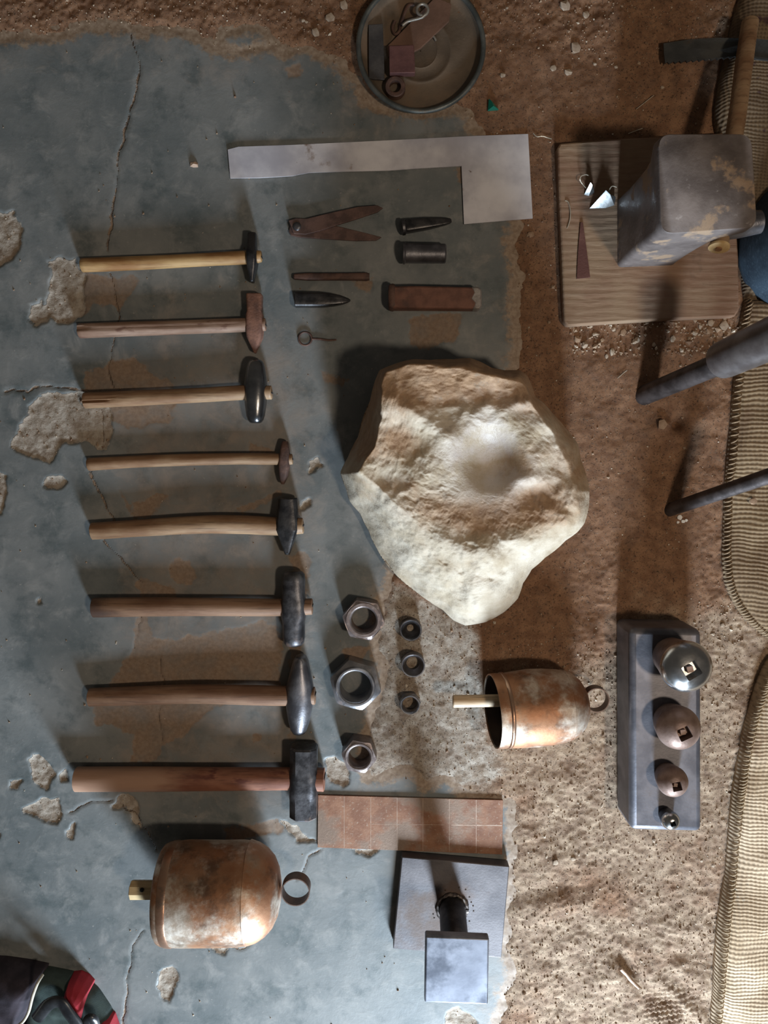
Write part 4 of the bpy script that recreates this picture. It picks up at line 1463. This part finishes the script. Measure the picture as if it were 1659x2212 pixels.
t = tin_cone('larger folded shiny tin triangle touching the anvil foot', [(1309, 411), (1274, 450), (1308, 449), (1327, 443), (1330, 425)], [.020, .0012, .0015, .0012, .006], (1318, 420), .017)
hook(t, [P(1317, 425, zb + .004), P(1316, 412, zb + .012), P(1322, 402, zb + .016), P(1332, 404, zb + .014)])
t = tin_cone('smaller crumpled tin piece with curled wire on the board', [(1276, 394), (1262, 420), (1272, 423), (1284, 416)], [.016, .0012, .002, .0015], (1280, 400), .013)
hook(t, [P(1273, 380, zb + .006), P(1266, 377, zb + .010), P(1256, 380, zb + .012), P(1253, 388, zb + .01), P(1258, 397, zb + .004), P(1266, 406, zb + .004)])
mk('metal_sliver', *prism([(1254, 480), (1259, 480), (1266, 530), (1275, 599), (1246, 602), (1249, 540)], zb + .0032, zb + .0006),
   M('maroon_sheet', (.135, .062, .055), (.19, .095, .08), 30, rough=.5, metal=.4, c3=(.30, .26, .25), s3=20, lo3=.66, hi3=.74), None, 30, label='narrow maroon triangular metal offcut on the wooden board', cat='metal offcut')
V, F = tube(spline([P(1221, 433, zb + .001), P(1228, 437, zb + .002), P(1232, 455, zb + .003), P(1231, 475, zb + .002), P(1225, 493, zb + .001)], 6), .0009, 7)
mk('thin_wire', V, F, THIN, None, 60, label='thin curved wire on the left side of the board', cat='wire')

# ------------------------------------------------------------------ two stakes standing in the ground
ROD = M('grey_stake_iron', (.062, .054, .054), (.12, .105, .105), 50, rough=.5, metal=.6, bump=.4, bscale=180)
t = thing('stake', 'thick iron stake with a heavy sleeve leaning out of the dirt', 'stake', P(1382, 858, 0), 'iron stakes standing in the dirt')
a, b, c = P(1384, 857, -.01), P(1560, 783, .165), P(1720, 712, .30)
V, F = tube([a + (b - a) * k for k in np.linspace(0, 1.05, 8)], .0165, 28)
mk('rod', V, F, ROD, t, 40)
d = (c - b) / np.linalg.norm(c - b)
L = np.linalg.norm(c - b)
up = b + np.array((0, .004, .012))
V, F = lathe(up - d * .012, d, [(0, .021), (.003, .0265), (.01, .0275), (L * .4, .0280), (L, .0285)], 40)
mk('sleeve', V, F, M('worn_sleeve_steel', (.15, .135, .135), (.25, .235, .235), 30, rough=.42, metal=.75, c3=(.17, .13, .12), s3=12, bump=.2), t, 40)
t = thing('stake', 'thinner plain iron stake leaning over the sacking', 'stake', P(1432, 1106, 0), 'iron stakes standing in the dirt')
a, b = P(1436, 1105, -.01), P(1720, 1008, .22)
V, F = tube([a + (b - a) * k for k in np.linspace(0, 1, 10)], .0115, 24)
mk('rod', V, F, ROD, t, 40)

# ------------------------------------------------------------------ burlap sacks
def burlap(name, c1, c2, cord, c3=None, spots=None, rib=True):
    t = NT(name)
    v = t.vec()
    wn = t.n('ShaderNodeTexNoise')
    wn.inputs['Scale'].default_value = 9
    t.l(v, wn.inputs['Vector'])
    wm = t.n('ShaderNodeVectorMath', operation='MULTIPLY_ADD')
    t.l(wn.outputs['Color'], wm.inputs[0])
    wm.inputs[1].default_value = (.030, .030, 0)
    t.l(v, wm.inputs[2])
    wa = t.n('ShaderNodeTexWave', wave_type='BANDS', bands_direction='Y')
    wb = t.n('ShaderNodeTexWave', wave_type='BANDS', bands_direction='X')
    for w_, sc in ((wa, cord), (wb, cord * 1.0)):
        w_.inputs['Scale'].default_value = sc
        w_.inputs['Distortion'].default_value = .8
        w_.inputs['Detail'].default_value = 1.5
        w_.inputs['Detail Scale'].default_value = 2.0
        t.l(wm.outputs[0], w_.inputs['Vector'])
    ka = .68 if rib else .5
    h = t.math('ADD', t.math('MULTIPLY', wa.outputs['Fac'], ka), t.math('MULTIPLY', wb.outputs['Fac'], 1 - ka))
    n = t.noise(v, 12, 6, .6)
    n2 = t.noise(v, 240, 3, .6)
    col = t.mix(t.ramp(n, .35, .65), c1, c2)
    col = t.mix(t.math('MULTIPLY', t.ramp(h, .45, .15), .5), col, tuple(q * .45 for q in c1))
    col = t.mix(t.math('MULTIPLY', t.ramp(n2, .55, .7), .4), col, tuple(min(1, q * 1.3) for q in c2))
    if c3 is not None:
        col = t.mix(t.math('MULTIPLY', t.ramp(t.noise(v, 7, 4, .6), .55, .68), .7), col, c3)
    if spots is not None:
        for (p, r, colr) in spots:
            g = t.n('ShaderNodeVectorMath', operation='DISTANCE')
            t.l(v, g.inputs[0])
            g.inputs[1].default_value = tuple(p)
            q = t.math('ADD', g.outputs['Value'], t.math('MULTIPLY_ADD', t.noise(v, 90, 4, .6), r * 2.6, -r * 1.3))
            col = t.mix(t.math('MULTIPLY', t.ramp(q, r * 1.1, r * .4), .75), col, colr)
    t.put('Base Color', col)
    t.put('Roughness', .95)
    b = t.bump(h, .8, .0018)
    t.put('Normal', t.bump(n2, .4, .0008, b))
    return t.m


def sack(label, edge, width, thick, mat, seed, folds=.010, stitches=0, stmat=None, name='burlap_sack', group='burlap sacks on the ground', rows=None):
    """edge: px points of the left border from top to bottom; extends to the right"""
    E = spline([P(u, v, thick * .4) for u, v in edge], 14)
    E = np.array(E)
    n = len(E)
    T = [(0.0, -.02), (.0, .30), (.004, .62), (.010, .85), (.020, .97)] + [(q, 1.0) for q in np.linspace(.035, width, 40)] + [(width + .006, .6), (width + .006, -.02)]
    V = []
    ec = E[:, :2].copy()
    tang = np.gradient(ec, axis=0)
    nor = np.stack([-tang[:, 1], tang[:, 0]], -1)
    nor /= np.linalg.norm(nor, axis=1)[:, None]
    nor = np.where((nor[:, :1] < 0), -nor, nor)
    nor = nor * .35 + np.array((1.0, 0)) * .65
    for j, (q, hz) in enumerate(T):
        xy = ec + nor * q
        amp = smooth(.01, .06, q)
        hgt = thick * hz
        if hz > .5:
            hgt = hgt * (.80 + .4 * fbm(xy[:, 0] * 9, xy[:, 1] * 9, 3, seed)) + amp * folds * (fbm(xy[:, 0] * 5 + xy[:, 1] * 9, xy[:, 1] * 16 - xy[:, 0] * 8, 3, seed + 4) - .45)
            hgt = np.maximum(hgt, .004)
        V.append(np.column_stack([xy, np.broadcast_to(hgt, n)]))
    # taper the two ends down to the ground
    V = np.array(V)
    end = np.minimum(np.arange(n), np.arange(n)[::-1]) / 8.0
    V[:, :, 2] *= np.clip(.25 + end, 0, 1)
    VV = V.reshape(-1, 3)
    F = []
    R = len(T)
    for j in range(R - 1):
        for i in range(n - 1):
            F.append((j * n + i, j * n + i + 1, (j + 1) * n + i + 1, (j + 1) * n + i))
    F.append(tuple(j * n for j in range(R)))
    F.append(tuple(j * n + n - 1 for j in range(R - 1, -1, -1)))
    F.append(tuple(range(n - 1, -1, -1)) + tuple((R - 1) * n + i for i in range(n)))
    # flip if needed: top normals should look up
    a, b, c = VV[F[10 * (n - 1) + 5][0]], VV[F[10 * (n - 1) + 5][1]], VV[F[10 * (n - 1) + 5][2]]
    if np.cross(b - a, c - a)[2] < 0:
        F = [tuple(reversed(f)) for f in F]
    base = np.array((VV[:, 0].mean(), VV[:, 1].mean(), 0))
    t = thing(name, label, 'sack', base, group)
    m = mat(base) if callable(mat) else mat
    mk('cloth', VV, F, m, t, 180)
    if stitches:
        s0 = None
        for k in range(stitches):
            i = (k + .5) / stitches * (n - 1)
            i0 = int(i)
            p = V[2, i0] * (1 - (i - i0)) + V[2, min(i0 + 1, n - 1)] * (i - i0)
            zt = V[3, i0][2]
            ang = math.atan2(tang[i0][1], tang[i0][0]) + math.pi / 2
            p = np.array((p[0], p[1], zt * .97))
            if s0 is None:
                V1, F1 = tube([p + np.array((-.0045, -.003, -.006)), p + np.array((-.002, -.0015, -.0006)), p + np.array((.001, 0, .0008)), p + np.array((.004, .0022, .0006)), p + np.array((.006, .0032, -.001))], [.0009, .0013, .0014, .0012, .0007], 7)
                s0 = mk('stitch', V1, F1, stmat, t)
                sp = p
            else:
                c_ = s0.copy()
                COL.objects.link(c_)
                c_.parent = t
                r0 = random.uniform(-.25, .25)
                # rotate about the stitch's own place
                loc = base + 0
                M_ = Matrix.Translation(Vector(p - base)) @ Matrix.Rotation(r0, 4, 'Z') @ Matrix.Translation(Vector(base - sp))
                c_.matrix_local = M_
    return t, V, base


THREAD = M('jute_thread', (.36, .27, .17), (.50, .40, .27), 120, rough=.9, bump=.4)
THREAD2 = M('brown_jute_thread', (.25, .175, .105), (.36, .265, .17), 120, rough=.9, bump=.4)


def lower_mat(base):
    sp = []
    for (u, v, r, col) in ((1597, 1925, .020, (.13, .17, .18)), (1605, 1890, .016, (.16, .19, .19)), (1585, 2008, .010, (.06, .14, .19)), (1586, 2025, .008, (.10, .20, .25)),
                           (1640, 1750, .02, (.22, .15, .09)), (1630, 1600, .03, (.24, .15, .085)), (1655, 2010, .007, (.05, .05, .05))):
        sp.append((P(u, v, .02) - base, r, col))
    return burlap('light_burlap', (.39, .285, .18), (.55, .43, .30), 46, c3=(.27, .175, .10), spots=sp, rib=False)


sack('pale tan burlap sack with overcast stitched edge at lower right', [(1690, 1400), (1659, 1440), (1640, 1482), (1615, 1560), (1595, 1665), (1584, 1745), (1571, 1884), (1557, 1974), (1547, 2091), (1539, 2212), (1532, 2330)], .42, .040, lower_mat, 51,
     stitches=110, stmat=THREAD)
sack('brown ribbed burlap sack folded under the thin stake', [(1612, 640), (1600, 700), (1592, 790), (1581, 890), (1573, 990), (1567, 1060), (1565, 1130), (1563, 1200), (1569, 1262), (1592, 1312), (1625, 1352), (1668, 1384)], .40, .024,
     burlap('brown_burlap', (.185, .122, .070), (.285, .205, .122), 42, c3=(.17, .10, .06)), 57, stitches=84, stmat=THREAD2)


def upper_mat(base):
    sp = []
    PUR = (.045, .016, .030)
    for k in range(12):
        u, v = 1626 + k * 2.4, 140 + k * 16
        sp.append((P(u, v, .03) - base, .0055, PUR))
    for (u, v, r) in ((1656, 42, .008), (1640, 42, .006), (1655, 145, .007), (1656, 165, .006), (1657, 200, .004), (1656, 260, .004)):
        sp.append((P(u, v, .03) - base, r, PUR))
    return burlap('grey_brown_burlap', (.135, .095, .06), (.20, .145, .09), 56, c3=(.10, .065, .045), spots=sp, rib=False)


sack('dark brown burlap sack with purple printed stripe at upper right', [(1640, -150), (1612, -60), (1598, 0), (1583, 55), (1568, 125), (1556, 180), (1548, 270), (1575, 400), (1603, 560), (1612, 650)], .40, .034, upper_mat, 61)

# serrated steel strip under the handle
px = [(1449, 71), (1500, 70), (1560, 75), (1640, 84), (1760, 96), (1762, 140), (1700, 134), (1640, 128)]
x = 1634
while x > 1462:
    px += [(x - 6, 126 - (1640 - x) * .045), (x - 9, 121.5 - (1640 - x) * .045)]
    x -= 12
px += [(1452, 116), (1450, 95)]
sbV, sbF = prism(px, .046, .043)
sbV[:, 2] -= np.clip((sbV[:, 0] - sbV[:, 0].min()) / .11, 0, 1) * -.031 + .031
mk('saw_blade', sbV, sbF, M('dark_slate_steel', (.055, .058, .060), (.09, .092, .09), 25, rough=.55, metal=.5, c3=(.11, .08, .06), s3=14, lo3=.62, hi3=.74), None, 30,
   label='dark toothed steel blade under the leaning hammer handle', cat='saw blade')

# denim cloth
def denim():
    c = P(1732, 522, .05)
    NA, NR = 72, 26
    V = []
    for i in range(NR):
        s = i / (NR - 1)
        a = np.arange(NA) * 2 * math.pi / NA
        wob = 1 + .16 * (fbm(np.cos(a) * 1.1 + 3, np.sin(a) * 1.1 + 3, 3, 71) - .5)
        x = c[0] + np.cos(a) * s * .088 * wob
        y = c[1] + np.sin(a) * s * .105 * wob
        z = .012 + .115 * np.sqrt(np.maximum(0, 1 - (s * .995) ** 2)) + .012 * (fbm(x * 30, y * 16, 3, 73) - .5) * (1 - s)
        V.append(np.column_stack([x, y, z]))
    r = V[-1].copy()
    r[:, 2] = .01
    V.append(r)
    Vx, F = loft(V, cap=False)
    F.append(tuple(range((len(V) - 1) * NA, len(V) * NA)))
    t = NT('blue_denim')
    v = t.vec()
    n = t.noise(v, 25, 6, .6)
    f = t.noise(t.vec((1, .2, 1)), 500, 3, .6)
    col = t.mix(t.ramp(n, .35, .65), (.010, .024, .042), (.025, .048, .075))
    col = t.mix(t.math('MULTIPLY', t.ramp(f, .5, .7), .3), col, (.10, .15, .20))
    t.put('Base Color', col)
    t.put('Roughness', .9)
    t.put('Normal', t.bump(f, .4, .001))
    mk('denim_cloth', Vx, F, t.m, None, 180, label='faded blue denim cloth bulging at right edge beside the square anvil', cat='cloth')


denim()

# ------------------------------------------------------------------ cloth bundle at lower left
def bundle():
    t = thing('cloth_bundle', 'dark cloth bundle with green panel and red patches at lower left corner', 'cloth bundle', P(60, 2230, 0))

    def cloth(name, px, h, mat, seed, sub=26, puff=.5):
        poly = [tuple(P(u, v, h * .5)[:2]) for u, v in px]
        q = np.array(poly)
        c = q.mean(0)
        NA = 120
        # resample outline
        seg = np.linalg.norm(np.roll(q, -1, 0) - q, axis=1)
        L = np.concatenate([[0], np.cumsum(seg)])
        qq = np.vstack([q, q[:1]])
        tt = np.linspace(0, L[-1], NA, endpoint=False)
        ox, oy = np.interp(tt, L, qq[:, 0]), np.interp(tt, L, qq[:, 1])
        V = []
        for i in range(sub):
            s = i / (sub - 1)
            x, y = c[0] + (ox - c[0]) * s, c[1] + (oy - c[1]) * s
            z = h * (1 - s ** 5) ** puff * (.75 + .5 * fbm(x * 14, y * 14, 3, seed)) + .006 * (fbm(x * 40 + y * 30, y * 60, 2, seed + 3) - .5) * (1 - s)
            V.append(np.column_stack([x, y, np.maximum(z, .001)]))
        r = V[-1].copy()
        r[:, 2] = 0
        V.append(r)
        Vx, F = loft(V, cap=False)
        F.append(tuple(range((len(V) - 1) * NA, len(V) * NA)))
        return mk(name, Vx, F, mat, t, 180)
    cm = lambda n, a, b: M(n, a, b, 40, rough=.92, bump=.5, bscale=700, bdist=.0008)
    cloth('green_panel', [(60, 2100), (100, 2103), (150, 2113), (180, 2130), (205, 2150), (232, 2190), (250, 2240), (240, 2330), (40, 2330)], .040, cm('dark_green_cloth', (.028, .045, .042), (.05, .075, .068)), 81)
    cloth('navy_panel', [(-160, 2080), (0, 2088), (50, 2095), (92, 2104), (75, 2140), (64, 2180), (40, 2240), (0, 2330), (-160, 2330)], .058, cm('dark_purple_cloth', (.020, .016, .024), (.045, .036, .048)), 83)
    cloth('red_patch', [(148, 2118), (165, 2116), (182, 2124), (194, 2137), (190, 2150), (186, 2185), (182, 2204), (168, 2200), (150, 2178), (138, 2160), (142, 2135)], .050, cm('red_cloth', (.30, .016, .028), (.40, .028, .042)), 85, 18)
    cloth('red_patch', [(206, 2204), (225, 2200), (240, 2206), (250, 2235), (230, 2260), (205, 2240)], .046, cm('red_cloth', (.30, .016, .028), (.40, .028, .042)), 87, 14)
    V, F = tube(spline([P(92, 2106, .048), P(82, 2122, .062), P(74, 2142, .066), P(68, 2162, .066), P(62, 2185, .066), P(52, 2204, .064), P(36, 2220, .06), P(20, 2250, .05)], 6), .0026, 10)
    mk('piping', V, F, M('cream_piping', (.42, .38, .31), (.52, .48, .40), 90, rough=.8, bump=.3), t, label='cream piping cord')
    V, F = tube(spline([P(80, 2200, .052), P(105, 2170, .060), P(130, 2165, .062), P(150, 2190, .062), P(172, 2220, .058), P(190, 2260, .05)], 8), [.011] * 41, 14, flat=.5)
    mk('strap', V, F, M('black_glossy_strap', (.010, .011, .013), (.025, .027, .03), 40, rough=.32, bump=.15), t, label='glossy black strap')
    V, F = tube(spline([P(186, 2215, .058), P(192, 2200, .060), P(202, 2203, .058), P(208, 2225, .05)], 6), [.008] * 19, 12, flat=.6)
    mk('strap', V, F, M('black_glossy_strap', (.010, .011, .013), (.025, .027, .03), 40, rough=.28, bump=.15), t, label='glossy black strap')


bundle()

# ------------------------------------------------------------------ loose bits on the ground
def stone_mesh(seed, size, flat=.6):
    r = np.random.default_rng(seed)
    import bmesh
    bm = bmesh.new()
    bmesh.ops.create_icosphere(bm, subdivisions=1, radius=size)
    s = r.uniform(.7, 1.25, 3)
    s[2] *= flat
    for v in bm.verts:
        k = r.uniform(.78, 1.15)
        v.co = Vector((v.co.x * s[0] * k, v.co.y * s[1] * k, v.co.z * s[2] * k))
    V = np.array([v.co[:] for v in bm.verts])
    F = [[v.index for v in f.verts] for f in bm.faces]
    bm.free()
    return V, F


STONE = M('pale_pebble', (.30, .22, .155), (.42, .34, .26), 90, rough=.9, bump=.4)
STONE2 = M('brown_clod', (.24, .15, .09), (.34, .23, .15), 90, rough=.95, bump=.6)


def pebble(u, v, wpx, label, group, mat=STONE, seed=0, flat=.6, name='pebble'):
    z = ground_z(u, v)
    V, F = stone_mesh(seed + int(u * 7 + v), wpx * .5 / 1278, flat)
    V = V + P(u, v, z)
    V[:, 2] += wpx * .5 / 1278 * flat * .5
    return mk(name, V, F, mat, None, 30, label=label, cat='stone', group=group)


for (u, v, w_) in ((743, 14, 22), (712, 40, 22), (682, 72, 18), (655, 45, 9), (662, 48, 8)):
    pebble(u, v, w_, 'pale stone at the top edge nearest the pan rim' if u == 743 else 'pale stone in the dirt left of the round pan', 'pale stones left of the pan')
for (u, v, w_) in ((1220, 15, 22), (1265, 34, 16), (1243, 106, 30), (1195, 148, 14), (1227, 158, 18), (1330, 146, 10), (1285, 139, 8), (1430, 190, 10), (1085, 163, 14), (1095, 18, 8)):
    pebble(u, v, w_, 'largest flat pale stone on the dirt right of the pan' if w_ == 30 else 'small pale stone on the upper dirt between pan and blade', 'pale stones right of the pan')
for i, (u, v, w_) in enumerate(((1246, 733, 18), (1262, 745, 20), (1285, 722, 12), (1300, 735, 12), (1322, 760, 16), (1375, 735, 16), (1345, 718, 14), (1325, 712, 10), (1452, 732, 13), (1475, 765, 12),
                               (1562, 704, 20), (1535, 698, 14), (1530, 715, 12), (1565, 690, 10), (1500, 720, 12), (1240, 712, 10), (1275, 705, 11), (1412, 745, 10), (1395, 708, 9), (1310, 770, 10), (1370, 738, 18), (1462, 705, 10), (1512, 705, 11))):
    pebble(u, v, w_, 'pale crumb of rubble along the lower edge of the board', 'rubble below the board', STONE if i % 3 else STONE2)
for (u, v, w_) in ((1610, 1080, 14), ):
    pebble(u, v, w_, 'small clod lying on the brown ribbed sack', None, STONE2).location.z += .026
for (u, v, w_) in ((1200, 1862, 16), (1180, 1850, 8), (1238, 1855, 10), (1412, 1815, 10), (1250, 1845, 9), (1385, 2075, 8), (1540, 1870, 8), (1515, 1860, 7), (1300, 1740, 8), (1560, 1350, 10), (1540, 1370, 9), (1500, 1345, 8)):
    pebble(u, v, w_, 'tiny pale pebble on the trodden dirt at lower right', 'tiny pebbles on the lower dirt')
pebble(1147, 507, 15, 'brown clod just below the square end of the sheet strip', None, STONE2)
pebble(420, 357, 20, 'small pale brick chip on the concrete left of the sheet strip', None, M('brick_chip', (.42, .28, .20), (.55, .42, .33), 60, rough=.9), flat=.5)
pebble(1430, 917, 26, 'elongated pale clod beside a hole in the dirt below the stake', None, STONE2, flat=.4)
# white flakes
for (u, v, w_) in ((1468, 1117, 12), (1476, 1126, 11), (1464, 1128, 10), (1482, 1124, 8)):
    pebble(u, v, w_, 'crumpled white flake next to the thin stake foot', 'white flakes by the thin stake', M('white_flake', (.66, .62, .58), (.78, .75, .70), 60, rough=.7) if u == 1468 else bpy.data.materials['white_flake'], flat=.35, name='white_flake')
# green glass
gz = ground_z(1064, 228)
c0 = P(1064, 228, gz)
V = np.array([P(1056, 213, gz + .004), P(1062, 218, gz + .009), P(1077, 236, gz + .003), P(1054, 238, gz + .005), P(1066, 229, gz + .013)])
V = np.concatenate([V, V - np.array((0, 0, .004))])
F = [(0, 4, 1), (1, 4, 2), (2, 4, 3), (3, 4, 0), (5, 6, 9), (6, 7, 9), (7, 8, 9), (8, 5, 9), (0, 1, 6, 5), (1, 2, 7, 6), (2, 3, 8, 7), (3, 0, 5, 8)]
gm = NT('green_glass')
gm.put('Base Color', (.02, .36, .26))
gm.put('Roughness', .12)
gm.put('Transmission Weight', .45)
mk('glass_shard', V, F, gm.m, None, 20, label='bright green glass shard on the dirt below the pan', cat='glass shard')
# twigs, straws, thread
TWIG = M('pinkish_twig', (.42, .30, .22), (.55, .42, .33), 80, rough=.8)
for name, cat, label, pts, r in (
        ('twig', 'twig', 'short pale twig stuck in the dirt at lower right', [(1340, 2092), (1352, 2104), (1366, 2120), (1381, 2134)], .0032),
        ('straw', 'straw', 'long thin straw on the dirt above the wooden board', [(1374, 236), (1392, 222), (1412, 206)], .0007),
        ('straw', 'straw', 'short thin straw touching the upper edge of the board', [(1357, 289), (1372, 283), (1388, 277)], .0008),
        ('string', 'string', 'pale wavy string beside the sheet strip corner', [(1152, 288), (1160, 295), (1172, 294), (1182, 297), (1192, 300)], .0009),
        ('straw', 'straw', 'short straw on the dirt left of the thick stake sleeve', [(1334, 817), (1344, 808), (1354, 800)], .0008)):
    q = []
    for k, (u, v) in enumerate(pts):
        q.append(P(u, v, ground_z(u, v) + r + .0015 + (.003 if k in (0,) and name == 'twig' else 0)))
    V, F = tube(spline(q, 5), r, 7, wob=.3)
    mk(name, V, F, TWIG if name == 'twig' else THIN, None, 60, label=label, cat=cat)

# uncountable grit
def grit_stuff():
    VV, FF = [], []
    oct_f = [(0, 2, 4), (2, 1, 4), (1, 3, 4), (3, 0, 4), (2, 0, 5), (1, 2, 5), (3, 1, 5), (0, 3, 5)]
    r = np.random.default_rng(99)
    n = 0
    tries = 0
    while n < 6500 and tries < 90000:
        tries += 1
        u, v = r.uniform(-60, 1600), r.uniform(-40, 2260)
        dens = .10
        if u > 1080 and v > 1380:
            dens = .75
        if 690 < v < 770 and u > 1230:
            dens = 1.0
        if v < 130:
            dens = .45
        if 840 < u < 1100 and 1240 < v < 1700:
            dens = .35
        if u > 1500 and 1300 < v < 1500:
            dens = 1.0
        p = P(u, v, 0)
        i, j = np.searchsorted(gx, p[0]), np.searchsorted(gy, p[1])
        if sd_dirt[j, i] < .004:
            dens = .012 if chip[j, i] < 0 else .25
        if r.random() > dens:
            continue
        z = max(floor_z[j, i] if sd_dirt[j, i] < .03 else -1, dirt_z[j, i])
        s = r.uniform(.0007, .0017) * (1.9 if r.random() < .07 else 1) * (1.6 if 690 < v < 780 and u > 1230 else 1)
        k = r.uniform(.6, 1.4, 6) * s
        o = np.array((p[0], p[1], z + s * .4))
        an = r.uniform(0, math.pi)
        ca, sa = math.cos(an), math.sin(an)
        pts = np.array([(k[0], 0, 0), (-k[1], 0, 0), (0, k[2], 0), (0, -k[3], 0), (0, 0, k[4] * .8), (0, 0, -k[5])])
        pts[:, :2] = pts[:, :2] @ np.array([[ca, sa], [-sa, ca]])
        VV.append(pts + o)
        FF += [tuple(q + n * 6 for q in f) for f in oct_f]
        n += 1
    t = NT('grit_grains')
    gi = t.n('ShaderNodeNewGeometry')
    v_ = gi.outputs['Random Per Island']
    col = t.mix(t.ramp(v_, .0, .6), (.20, .12, .075), (.36, .26, .18))
    col = t.mix(t.ramp(v_, .82, .95), col, (.60, .53, .43))
    t.put('Base Color', col)
    t.put('Roughness', .9)
    mk('grit', np.concatenate(VV), FF, t.m, None, 30, label='loose grit and crumbs scattered over the dirt', cat='grit', kind='stuff')


grit_stuff()
